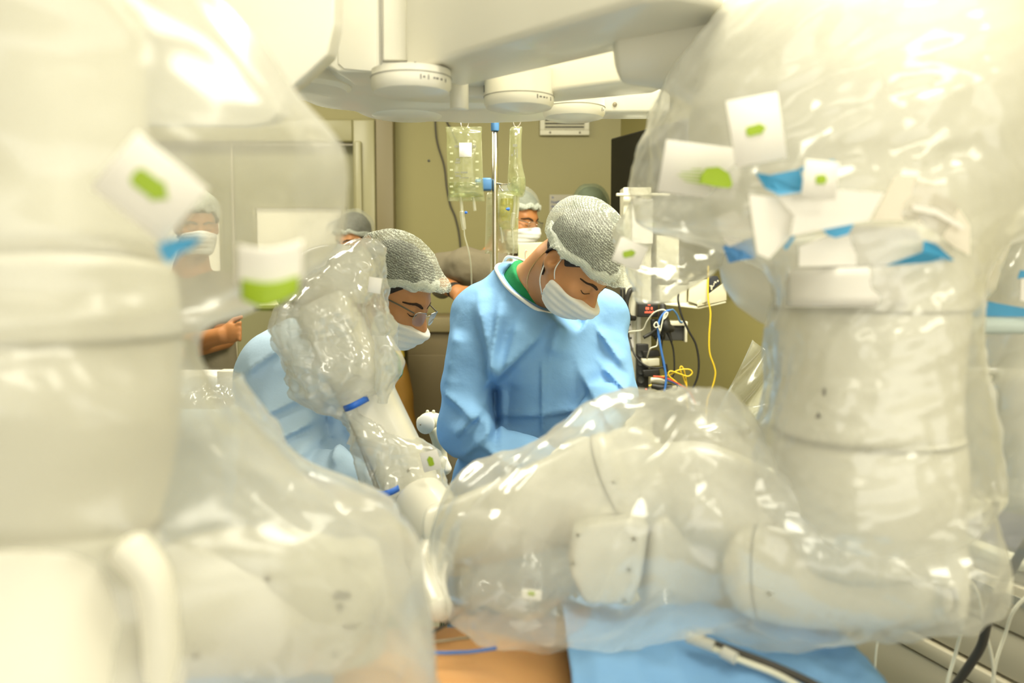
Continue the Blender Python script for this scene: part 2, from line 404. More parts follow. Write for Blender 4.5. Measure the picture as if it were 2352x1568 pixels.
M_skin2 = mat('warm_brown_skin', (0.43, 0.185, 0.065), 0.5, 0.35, var=0.08, vscale=18, bump=0.04, bscale=180, sss=0.12)
M_skin3 = mat('belly_skin', (0.66, 0.35, 0.135), 0.48, 0.35, var=0.07, vscale=9, bump=0.05, bscale=110, sss=0.12)
M_hair = mat('dark_brown_hair', (0.022, 0.016, 0.012), 0.55, 0.4, var=0.3, vscale=40, bump=0.6, bscale=150)
M_brow = mat('dark_brow', (0.05, 0.028, 0.016), 0.7, 0.2)
M_mask = mat('white_mask_nonwoven', (0.86, 0.85, 0.80), 0.75, 0.2, var=0.03, vscale=30, bump=0.08, bscale=150)
M_card = mat('white_card', (0.90, 0.87, 0.81), 0.55, var=0.015)
M_lime = mat('lime_green_print', (0.36, 0.52, 0.02), 0.5, var=0.05)
M_limep = mat('pale_lime_print', (0.62, 0.68, 0.22), 0.5, var=0.05)
M_tape = mat('sky_blue_tape', (0.055, 0.34, 0.62), 0.4, var=0.08, vscale=12)
M_strap = mat('royal_blue_strap', (0.03, 0.16, 0.68), 0.45, var=0.06)
M_steel = mat('brushed_steel', (0.66, 0.62, 0.54), 0.22, metal=1.0, var=0.05)
M_black = mat('black_plastic', (0.022, 0.021, 0.018), 0.45, 0.4, var=0.1)
M_tv = mat('dark_television_glass', (0.012, 0.012, 0.009), 0.2, 0.4, var=0.2)
M_cream = mat('cream_plastic', (0.74, 0.71, 0.55), 0.45, var=0.03)
M_cart = mat('beige_cart_enamel', (0.58, 0.53, 0.40), 0.4, 0.45, var=0.03)
M_paper = mat('grey_poster_paper', (0.47, 0.44, 0.34), 0.7, var=0.05)
M_blue_ink = mat('blue_grey_ink', (0.13, 0.15, 0.26), 0.7)
M_pbpl = mat('pole_blue_plastic', (0.07, 0.20, 0.42), 0.4)
M_yel = mat('yellow_cable', (0.80, 0.56, 0.03), 0.45)
M_red = mat('red_plastic', (0.45, 0.02, 0.02), 0.4)
M_redc = mat('red_orange_cable', (0.60, 0.08, 0.03), 0.45)
M_bcab = mat('blue_cable', (0.05, 0.18, 0.55), 0.45)
M_wcab = mat('cream_cable', (0.74, 0.72, 0.58), 0.45)
M_gcab = mat('dark_grey_cable', (0.055, 0.05, 0.042), 0.45)
M_led = mat('red_digits', (0.6, 0.06, 0.03), 0.4, emit=(1.0, 0.16, 0.07), estr=0.7)
M_navy = mat('navy_screen', (0.012, 0.022, 0.09), 0.25, var=0.1)
M_must = mat('mustard_bag', (0.30, 0.15, 0.015), 0.7, var=0.12, vscale=8)
M_must2 = mat('yellow_bag_top', (0.62, 0.45, 0.05), 0.6, var=0.1)
M_brown = mat('brown_laminate', (0.19, 0.145, 0.065), 0.5, var=0.07, vscale=4)
M_glassf = film('clear_lens', 0.03, (0.55, 0.63, 0.7), (0.95, 0.96, 0.97), 0.03, 0.06, 0.30, 0.0)
M_drape = film('clear_drape_film', 0.30, (0.94, 0.935, 0.89), gloss=0.065, edge=0.60, crease=0.0, cscale=13, rough=0.11)
M_drapeN = film('milky_drape_film', 0.33, (0.92, 0.91, 0.85), gloss=0.06, edge=0.72, crease=0.0, cscale=6, rough=0.18)
M_crump = film('crinkled_drape_film', 0.31, (0.97, 0.97, 0.93), gloss=0.07, edge=0.74, crease=0.0, cscale=17, rough=0.13)
M_bag = film('clear_bag_film', 0.22, (0.74, 0.76, 0.48), (0.93, 0.95, 0.84), 0.12, 0.05, 0.5, 0.10, 26)
M_fluid = film('bag_fluid', 0.16, (0.62, 0.64, 0.44), (0.84, 0.86, 0.72), 0.06, 0.06, 0.45, 0.1, 18)
M_yfluid = film('yellow_fluid', 0.35, (0.88, 0.82, 0.30), (0.95, 0.92, 0.6), 0.12, 0.08, 0.6, 0.3, 20)
M_tubec = film('clear_tube', 0.32, (0.90, 0.90, 0.76), (0.93, 0.93, 0.86), 0.10, 0.10, 0.75, 0.0)
M_silver = film('silvery_wrap', 0.45, (0.62, 0.63, 0.58), (0.9, 0.9, 0.88), 0.12, 0.25, 0.8, 0.9, 14)
M_loose = film('loose_clear_film', 0.09, (0.92, 0.93, 0.84), gloss=0.05, edge=0.45, crease=0.0, cscale=9, rough=0.12)
# ------------------------------------------------------------------ the room
YB = 5.0                                   # back wall
def wallbox(name, c, size, m, R=None): return struct(name, box_me(name, c, size, R), m)
wallbox('floor', (-0.2, 0.85, -0.05), (7.4, 9.7, 0.1), M_floor)
wallbox('ceiling', (-0.2, 0.85, 2.95), (7.4, 9.7, 0.1), M_ceil)
XC = 0.60                                  # corner with the right wall
DX0 = at(318, 700, YB).x; DX1 = at(822, 700, YB).x; DZ = at(600, 331, YB).z   # door opening
# back wall round the door opening
bw = struct('wall_back', box_me('wall_back', ((-3.5 + DX0 - .14) / 2, YB + .06, 1.45), (DX0 - .14 + 3.5, .12, 2.9)), M_wall)
b2 = box_me('wall_over_door', ((DX0 + DX1) / 2, YB + .06, (DZ + .13 + 2.9) / 2), (DX1 - DX0 + .28, .12, 2.9 - DZ - .13))
part('wall_section', b2, M_wall, bw)
b3 = box_me('wall_section', ((DX1 + .14 + XC + .05) / 2, YB + .06, 1.45), (XC + .05 - DX1 - .14, .12, 2.9))
part('wall_section', b3, M_wall, bw)
wallbox('wall_left', (-3.56, 0.5, 1.45), (0.12, 9.0, 2.9), M_wall)
d = Vector((0.437, -1.0, 0)).normalized(); L = 9.6
Rr = Matrix.Rotation(math.atan2(d.y, d.x), 3, 'Z')
nrm = Vector((d.y, -d.x, 0))               # faces into the room (towards -x)
if nrm.x > 0: nrm = -nrm
wr_c = Vector((XC, YB, 1.45)) + d * (L / 2) - nrm * 0.06
struct('wall_right', box_me('wall_right', wr_c, (L, 0.12, 2.9), Rr), M_wall)
def rw(px, py):                            # point on the face of the right wall seen at a pixel
    a = at(px, py, 1.0); o = Vector((0, 0, CAM_H)); r = a - o
    t = (Vector((XC, YB, 0)) - o).dot(nrm) / r.dot(nrm); return o + r * t
# pilaster between the door and the cord
x0, x1 = at(868, 600, YB - .05).x, at(908, 600, YB - .05).x
tr = struct('trim_1', box_me('pilaster', ((x0 + x1) / 2, YB - .045, 1.45), (x1 - x0, .09, 2.9), bev=0.006), M_pil)
# door with its frame, two leaves and their panes
dr = bpy.data.objects.new('door_1', None); COL.objects.link(dr); dr.location = ((DX0 + DX1) / 2, YB, 0); dr['kind'] = 'structure'
fw = 0.12
for s, xx in ((0, DX0 - fw / 2), (1, DX1 + fw / 2)):
    part('door_frame', box_me('jamb', (xx, YB - .02, (DZ + fw) / 2), (fw, .16, DZ + fw), bev=.01), M_frame, dr)
    part('frame_step', box_me('step', (xx + (0.028 if s == 0 else -0.028), YB - .07, DZ / 2), (.035, .10, DZ), bev=.006), M_frame, dr)
part('door_frame', box_me('lintel', ((DX0 + DX1) / 2, YB - .02, DZ + fw / 2), (DX1 - DX0, .16, fw), bev=.01), M_frame, dr)
part('frame_shadow_gap', box_me('gap', ((DX0 + DX1) / 2, YB + .045, DZ - .012), (DX1 - DX0, .02, .03)), M_dark, dr)
part('edging', box_me('edge', ((DX0 + DX1) / 2, YB - .005, DZ - .004), (DX1 - DX0, .012, .009)), M_seam, dr)
xs = at(541, 700, YB).x
for k, (a, b) in enumerate(((DX0 + .006, xs - .004), (xs + .004, DX1 - .006))):
    w0, w1 = (at(590, 600, YB).x, at(785, 600, YB).x) if k else (at(350, 600, YB).x, at(505, 600, YB).x)
    wz1, wz0 = at(680, 478, YB).z, at(680, 700, YB).z
    lf = part('door_leaf', merge_me('leaf', [
        box_me('x', ((a + w0) / 2, YB + .03, DZ / 2), (w0 - a, .045, DZ - .01)), box_me('x', ((w1 + b) / 2, YB + .03, DZ / 2), (b - w1, .045, DZ - .01)),
        box_me('x', ((w0 + w1) / 2, YB + .03, wz0 / 2), (w1 - w0, .045, wz0)), box_me('x', ((w0 + w1) / 2, YB + .03, (wz1 + DZ) / 2), (w1 - w0, .045, DZ - .01 - wz1))]), M_door, dr)
    part('pane', box_me('pane', ((w0 + w1) / 2, YB + .03, (wz0 + wz1) / 2), (w1 - w0, .012, wz1 - wz0)), M_pane, lf)
    for (c0, s0) in ((((w0 + w1) / 2, wz1 + .01), (w1 - w0 + .05, .022)), (((w0 + w1) / 2, wz0 - .01), (w1 - w0 + .05, .022)), ((w0 - .013, (wz0 + wz1) / 2), (.022, wz1 - wz0)), ((w1 + .013, (wz0 + wz1) / 2), (.022, wz1 - wz0))):
        part('glazing_bead', box_me('bead', (c0[0], YB + .003, c0[1]), (s0[0], .018, s0[1]), bev=.003), M_frame, lf)
part('meeting_edge', box_me('edge', (xs, YB, DZ / 2), (.012, .014, DZ)), M_seam, dr)
# brown cupboard front and mustard bag far behind the surgeons
cb = thing('cupboard', 'dark brown cupboard against the back wall between the two surgeons', 'cupboard', (at(985, 900, 4.7).x, 4.75, 0))
cx0, cx1, cz = at(936, 900, 4.6).x, at(1100, 900, 4.6).x, at(960, 726, 4.6).z
part('body', box_me('body', ((cx0 + cx1) / 2, 4.79, cz / 2), (cx1 - cx0, .36, cz), bev=.006), M_brown, cb)
part('door', box_me('door', ((cx0 + cx1) / 2 - .002, 4.60, cz / 2 - .09), (cx1 - cx0 - .012, .018, cz - .22), bev=.004), M_brown, cb)
part('top_panel', box_me('top', ((cx0 + cx1) / 2, 4.60, cz - .045), (cx1 - cx0 - .012, .018, .075), bev=.004), mat('taupe_laminate', (0.30, 0.245, 0.12), 0.5), cb)
mb = thing('laundry_bag', 'mustard coloured laundry bag with a bunched yellow top in front of the brown cupboard', 'bag', at(918, 1000, 4.3))
C = pts([(930, 1250, 4.3), (928, 1050, 4.3), (922, 930, 4.3), (916, 850, 4.3), (916, 815, 4.3)])
bv, bf, _ = loft_arr(catmull(np.array([tuple(p) for p in C]), 26), np.interp(np.linspace(0, 1, 26), [0, .5, .8, 1], [.075, .062, .045, .022]), n=28)
bv += 0.008 * np.column_stack([vnoise(bv, 14, 3), vnoise(bv, 14, 4), 0 * bv[:, 0]])
part('bag_body', npmesh('bag', bv, bf), M_must, mb)
part('bunched_top', tube_me('top', pts([(916, 815, 4.3), (920, 800, 4.3), (928, 788, 4.29), (935, 783, 4.29)]), [.03, .02, .03, .034], n=16, dome=.6), M_must2, mb)
# vent grille
vz0, vz1 = at(1290, 312, YB).z, at(1290, 240, YB).z; vx0, vx1 = at(1240, 300, YB).x, at(1353, 300, YB).x
vg = thing('vent_grille', 'cream wall vent with slanted louvres high on the khaki wall', 'vent', ((vx0 + vx1) / 2, YB, vz0))
t = .028
for c0, s0 in ((((vx0 + vx1) / 2, vz0 + t / 2), (vx1 - vx0, t)), (((vx0 + vx1) / 2, vz1 - t / 2), (vx1 - vx0, t)), ((vx0 + t / 2, (vz0 + vz1) / 2), (t, vz1 - vz0 - 2 * t)), ((vx1 - t / 2, (vz0 + vz1) / 2), (t, vz1 - vz0 - 2 * t))):
    part('frame', box_me('frame', (c0[0], YB - .014, c0[1]), (s0[0], .026, s0[1]), bev=.003), M_cream, vg)
part('backing', box_me('backing', ((vx0 + vx1) / 2, YB - .004, (vz0 + vz1) / 2), (vx1 - vx0 - 2 * t, .006, vz1 - vz0 - 2 * t)), M_black, vg)
k = 0; z = vz0 + t + .008
while z < vz1 - t:
    part('slat', box_me('slat', ((vx0 + vx1) / 2, YB - .018, z), (vx1 - vx0 - 2 * t, .020, .004), Matrix.Rotation(math.radians(35), 3, 'X')), M_cream, vg); z += .019
for px in (1263, 1331):
    part('screw', lathe_me('screw', (at(px, 311, YB).x, YB - .026, vz0 + t / 2), (0, -1, 0), [(.006, 0), (.006, .003), (.003, .005)], 10), M_screw, vg)
# poster
pz1, pz0 = at(1290, 447, YB).z, at(1290, 535, YB).z; px0, px1 = at(1262, 500, YB).x, at(1340, 500, YB).x
po = thing('poster', 'grey printed notice with blue heading pinned on the khaki wall behind the hair cap', 'poster', ((px0 + px1) / 2, YB, pz0))
part('paper', box_me('paper', ((px0 + px1) / 2, YB - .003, (pz0 + pz1) / 2), (px1 - px0, .003, pz1 - pz0)), M_paper, po)
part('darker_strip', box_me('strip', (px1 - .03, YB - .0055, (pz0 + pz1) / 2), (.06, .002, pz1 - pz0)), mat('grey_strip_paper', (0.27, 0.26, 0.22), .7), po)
for i, tx in enumerate(('Notifica\u00e7\u00e3o', 'de evento adverso', 'e n\u00e3o conformidade')):
    part('heading', text_me(tx, .021, (px0 + .008, YB - .0055, pz1 - .048 - i * .023), Matrix.Rotation(PI / 2, 3, 'X'), .0006), M_blue_ink, po)
for i in range(9):
    z = pz1 - .125 - i * .012 - (i // 3) * .008
    if z > pz0 + .006: part('text_line', box_me('line', (px0 + .062 - (.02 if i % 3 == 2 else 0), YB - .0052, z), (.108 - (.04 if i % 3 == 2 else 0), .001, .004)), M_print, po)
part('emblem', lathe_me('emblem', (px0 + .018, YB - .0045, pz1 - .016), (0, -1, 0), [(.008, 0), (.008, .001), (.0, .0012)], 3), M_blue_ink, po)
# cord and screw hole on the wall
single('signal_cable', tube_me('cord', pts([(998, 240, YB - .012), (1003, 320, YB - .012), (1020, 380, YB - .012), (1026, 430, YB - .012), (1034, 470, YB - .012), (1046, 500, YB - .012), (1056, 550, YB - .012), (1062, 640, YB - .012)]), .0042, 8, 60), M_gcab, 'thin dark cord hanging down the khaki wall beside the large infusion bag', 'cord')
single('signal_cable', tube_me('cord', pts([(1022, 250, YB - .012), (1027, 281, YB - .012), (1036, 296, YB - .02), (1050, 330, YB - .012)]), .0042, 8, 24), M_gcab, 'short dark cord end behind the top of the large infusion bag', 'cord')
single('wall_screw', lathe_me('hole', at(985, 369, YB - .001), (0, -1, 0), [(.007, -.004), (.007, .003), (.004, .004)], 12), M_dark, 'small dark screw head alone on the khaki wall', 'screw')
# television on the right wall, seen nearly edge-on
tvc = rw(1400, 470)
a0, a1 = at(1403, 318, 4.25), at(1400, 492, 4.25)
tv = thing('television', 'black television screen seen at an angle beside the right drape', 'television', (a1.x, a1.y, a1.z - .2))
zb_ = at(1390, 530, 4.25).z; dd = d * 0.62; poly = [a0, a0 + dd, Vector((a0.x, a0.y, zb_)) + dd, Vector((a0.x, a0.y, zb_))]
part('casing', prism_me('casing', poly, -nrm * 0.05, bev=.006), M_black, tv)
poly2 = [p + nrm * .004 for p in poly]; cen = sum(poly2, Vector()) / 4; poly2 = [cen + (p - cen) * .965 for p in poly2]
part('screen', prism_me('screen', poly2, -nrm * 0.003), M_tv, tv)
part('bracket', box_me('bracket', cen - nrm * .12, (.12, .2, .12), Rr, bev=.01), M_black, tv)
# ------------------------------------------------------------------ people
def head_frame(phi, theta, face=1, roll=0.0):
    """face=+1 looks to the picture's right; phi turns towards the camera; theta looks down. columns: right, forward, up"""
    f0 = np.array([math.cos(phi) * face, -math.sin(phi), 0.0]); z = np.array([0, 0, 1.0])
    f = math.cos(theta) * f0 - math.sin(theta) * z; u = math.cos(theta) * z + math.sin(theta) * f0
    r = np.cross(f, u)
    if roll:
        r, u = r * math.cos(roll) + u * math.sin(roll), u * math.cos(roll) - r * math.sin(roll)
    return np.column_stack([r, f, u])
def head_sdf(q, detail=True):
    x = np.abs(q[:, 0]); s = np.column_stack([x, q[:, 1], q[:, 2]])
    d = s_ell(q, (0, -.012, .045), (.077, .098, .088))
    d = smin(d, s_ell(q, (0, .022, -.030), (.064, .074, .082)), .03)
    d = smin(d, s_ell(q, (0, .058, -.092), (.034, .032, .026)), .03)
    d = smin(d, s_cone(s, (.062, -.01, -.03), (.03, .06, -.09), .014, .016), .03)
    d = smin(d, s_ell(s, (.040, .062, -.022), (.026, .024, .022)), .02)
    d = smin(d, s_cone(s, (.006, .086, .026), (.042, .072, .027), .010, .008), .016)
    if detail:
        d = smax(d, -s_ell(s, (.032, .105, .004), (.019, .016, .012)), .010)
        d = smin(d, s_ell(s, (.031, .078, .003), (.0145, .0125, .0125)), .004)
    d = smin(d, s_cone(q, (0, .088, .012), (0, .112, -.030), .0085, .0125), .010)
    d = smin(d, s_ell(s, (.012, .100, -.033), (.009, .011, .008)), .008)
    if detail:
        d = smin(d, s_ell(s, (.010, .092, -.058), (.020, .010, .0055)), .006)
        d = smin(d, s_ell(s, (.007, .090, -.069), (.017, .010, .006)), .006)
    ear = s_ell(s, (.083, -.016, -.002), (.012, .021, .032))
    ear = smin(ear, s_ell(s, (.077, -.006, -.027), (.007, .009, .011)), .008)
    ear = smax(ear, -s_ell(s, (.099, -.011, .003), (.017, .013, .021)), .004)
    return smin(d, ear, .006)
class Head:
    def __init__(self, C, R): self.C = np.array(C, float); self.R = R
    def q(self, P): return (P - self.C) @ self.R
    def w(self, *l): return self.C + self.R @ np.array(l, float)
    def sdf(self, P, detail=True): return head_sdf(self.q(P), detail)
    def box(self, r=.17): return self.C - r, self.C + r
    def rot(self): return Matrix([list(r) for r in self.R.T]).to_euler('XYZ')
def cap_mesh(H, h=.004, puff=1.0, droop=0.0, zb=.012, slope=.58, wr=.0006, seed=1):
    def f(P):
        q = H.q(P)
        d = smin(s_ell(q, (0, -.020, .062), (.094 * puff, .116 * puff, .092 * puff)), head_sdf(q, False) - .008, .02)
        if droop: d = smin(d, s_ell(q, (0, .085, .075), (.075, .035 + droop, .030)), .03)
        d = d - wr * np.sin((q[:, 2] + .012 * vnoise(q, 22, seed)) * 2 * PI / .0085) * np.clip(1.3 - np.abs(q[:, 0]) / .1, .3, 1) - .004 * vnoise(q, 26, seed + 5)
        edge = q[:, 2] - (zb + slope * q[:, 1]) + .005 * np.sin(q[:, 0] * 150) + .004 * vnoise(q, 40, seed + 9)
        x = np.column_stack([np.abs(q[:, 0]), q[:, 1], q[:, 2]]); ear = s_ell(x, (.088, -.014, -.006), (.034, .026, .036))
        return smax(smax(d, -edge, .010), -ear, .006)
    lo, hi = H.box(.20); return nets('cap', f, lo, hi, h, iters=0)
def band_mesh(H, zb=.012, slope=.58, h=.0035, seed=1):
    def f(P):
        q = H.q(P); d = smin(head_sdf(q, False) - .0115, s_ell(q, (0, -.020, .062), (.094, .116, .092)) - .002, .01) - .002 * np.sin(np.arctan2(q[:, 0], q[:, 1]) * 46)
        e = q[:, 2] - (zb + slope * q[:, 1]) + .005 * np.sin(q[:, 0] * 150) + .004 * vnoise(q, 40, seed + 9)
        x = np.column_stack([np.abs(q[:, 0]), q[:, 1], q[:, 2]]); ear = s_ell(x, (.088, -.014, -.006), (.034, .026, .036))
        return smax(smax(d, np.abs(e - .008) - .011, .004), -ear, .004)
    lo, hi = H.box(.17); return nets('band', f, lo, hi, h, iters=1)
def hair_mesh(H, h=.004, line=.062, slope=.20, nape=-.045, t=.007):
    def f(P):
        q = H.q(P); d = head_sdf(q, False) - t - .002 * vnoise(q, 60, 4)
        x = np.abs(q[:, 0])
        # everything above a hairline that runs from the forehead, down in front of the ear and round the nape
        front = q[:, 2] - (line - 1.15 * np.clip(.062 - q[:, 1], 0, .045) * 1.0)
        low = np.where(q[:, 1] > -.012, front, q[:, 2] - (nape - .02))
        ear = -s_ell(np.column_stack([x, q[:, 1], q[:, 2]]), (.082, -.012, -.008), (.03, .028, .036))
        return smax(smax(d, -low, .004), ear, .004)
    lo, hi = H.box(.15); return nets('hair', f, lo, hi, h, iters=1)
def mask_mesh(H, h=.0035, loose=0.0, top=-.010, tsl=.42):
    def f(P):
        q = H.q(P)
        d = smin(s_ell(q, (0, .030, -.045), (.062, .082 + loose, .076)), s_cone(q, (0, .088, .0), (0, .106 + loose, -.035), .014, .020), .03)
        d = smin(d, head_sdf(q, False), .012) - .006 - .0011 * np.sin((q[:, 2] - .15 * q[:, 1]) * 2 * PI / .018)
        up = q[:, 2] - (top + tsl * (q[:, 1] - .105)); dn = -(q[:, 2] - (-.112 + .25 * (q[:, 1] - .06)))
        bk = .016 - q[:, 1]
        return smax(smax(smax(d, up, .004), dn, .004), bk, .004)
    lo, hi = H.box(.16); return nets('mask', f, lo, hi, h, iters=1)
def patch_mesh(name, H, segs, t=.0016, h=.0022):
    """thin relief that follows the skin along local segments: brows and lashes"""
    P0 = np.array([H.w(*p[:3]) for s in segs for p in s]); lo, hi = P0.min(0) - .014, P0.max(0) + .014
    def f(P):
        q = H.q(P); d = head_sdf(q) - t; r = None
        for a, b in segs:
            e = s_cone(q, a[:3], b[:3], a[3], b[3]); r = e if r is None else np.minimum(r, e)
        return np.maximum(d, r)
    return nets(name, f, lo, hi, h, iters=1)
def on_face(H, pts_l, lift=.003):
    """push local points out to the skin along forward"""
    q = np.array([(x, .14, z) for x, y, z in pts_l], float)
    for _ in range(40): q[:, 1] -= np.clip(head_sdf(q) - lift, -.004, .02) * .8
    return [tuple(p) for p in q]
def brows(H, person, skinmat=None):
    for s in (-1, 1):
        for nm, ctl in (('eyebrow', [(.013, .018, .0036), (.024, .023, .0044), (.036, .0255, .0042), (.047, .023, .0034), (.055, .018, .0022)]), ('eyelash', [(.016, -.003, .0014), (.024, -.0065, .0019), (.032, -.0078, .0021), (.040, -.0065, .0019), (.047, -.002, .0014)])):
            p = on_face(H, [(s * x, 0, z) for x, z, r in ctl], .0006); segs = [((*p[k], ctl[k][2]), (*p[k + 1], ctl[k + 1][2])) for k in range(4)]
            part(nm, patch_mesh(nm, H, segs, .0016, .0017), M_brow, person)
def loops(H, person, sides=(1,)):
    for s in sides:
        for a, b in (((s * .066, .022, -.040), (s * .081, -.002, .020)), ((s * .056, .020, -.098), (s * .086, -.022, -.026))):
            A, B = np.array(a), np.array(b); mid = (A + B) / 2; mid[0] += s * .014
            part('ear_loop', tube_me('loop', [H.w(*A), H.w(*mid), H.w(*B)], .0016, 6, 14), M_mask, person)
def glasses(H, person, sides=(1,), tint=None):
    g = part('glasses', tube_me('bridge', [H.w(-.009, .112, .004), H.w(0, .116, .008), H.w(.009, .112, .004)], .0012, 6, 10), M_steel, person)
    for s in (-1, 1):
        c = [(.010, .112, .010), (.030, .114, .016), (.052, .106, .012), (.055, .104, -.006), (.046, .108, -.020), (.022, .114, -.022), (.011, .114, -.010)]
        ring = [H.w(s * p[0], p[1], p[2]) for p in c]
        rim = tube_me('rim', ring[:4], .0009, 6, 26); part('rim', rim, M_steel, g)
        n = len(ring); cc = sum(ring) / n
        R2 = catmull(np.array(ring + ring[:1]), 28); nv = H.R @ np.array([0, 1, 0])
        V = np.vstack([R2[:-1] + nv * .0006, R2[:-1] - nv * .0006]); k = 27
        F = [tuple(range(k)), tuple(range(2 * k - 1, k - 1, -1))] + [(i, k + i, k + (i + 1) % k, (i + 1) % k) for i in range(k)]
        part('lens', npmesh('lens', V, F, False), M_glassf, g)
        part('temple', tube_me('temple', [H.w(s * .055, .102, .010), H.w(s * .071, .060, .012), H.w(s * .081, .0, .008)], .0019, 6, 12), mat('olive_temple', (0.13, 0.12, 0.085), .4), g)
def hand_sdf(P, wrist, dirv, normal, side=1, curl=.6, sc=1.0):
    w = np.array(wrist, float); f = np.array(dirv, float); f /= np.linalg.norm(f); n = np.array(normal, float); n -= f * np.dot(n, f); n /= np.linalg.norm(n); x = np.cross(f, n) * side
    R = np.column_stack([x, f, n]); q = (P - w) @ R / sc
    d = s_ell(q, (0, .048, 0), (.041, .052, .016)); d = smin(d, s_ell(q, (0, .0, 0), (.028, .03, .021)), .02)
    for k, (fx, L) in enumerate(((-.030, .068), (-.010, .078), (.011, .073), (.030, .057))):
        a = np.array([fx, .088, .0]); c1, c2 = curl * .6, curl * 1.5
        b = a + np.array([fx * .12, math.cos(c1) * L * .45, -math.sin(c1) * L * .45]); e = b + np.array([0, math.cos(c2) * L * .35, -math.sin(c2) * L * .35]); g = e + np.array([0, math.cos(c2 + .4) * L * .25, -math.sin(c2 + .4) * L * .25])
        df = np.minimum(np.minimum(s_cone(q, a, b, .0098, .0090), s_cone(q, b, e, .0090, .0082)), s_cone(q, e, g, .0082, .0074))
        d = smin(d, df, .006)
    a = np.array([-.030, .020, -.004]); b = a + np.array([-.026, .030, -.014]); e = b + np.array([-.006, .030, -.012])
    d = smin(d, np.minimum(s_cone(q, a, b, .013, .011), s_cone(q, b, e, .011, .0085)), .010)
    return d * sc
def folds(P, L):
    """sum of cloth folds; each (x0,z0,x1,z1,width,amp,ymax): amp>0 ridge, asymmetric"""
    r = np.zeros(len(P))
    for (x0, z0, x1, z1, w, a) in L:
        ax, az = x1 - x0, z1 - z0; l2 = ax * ax + az * az; t = np.clip(((P[:, 0] - x0) * ax + (P[:, 2] - z0) * az) / l2, 0, 1)
        sx, sz = P[:, 0] - x0 - t * ax, P[:, 2] - z0 - t * az
        side = np.sign(sx * -az + sz * ax); dist = np.hypot(sx, sz); ww = np.where(side > 0, w * 1.5, w * .55)
        r += 1.8 * a * np.exp(-(dist / ww) ** 1.6) * np.minimum(1, 4 * np.minimum(t, 1 - t) + .35)
    return r
def fpx(lst, Y):
    o = []
    for (x0, y0, x1, y1, w, a) in lst:
        p, q = at(x0, y0, Y), at(x1, y1, Y); o.append((p.x, p.z, q.x, q.z, w, a))
    return o
def AP(px, py, Y): return np.array(at(px, py, Y))

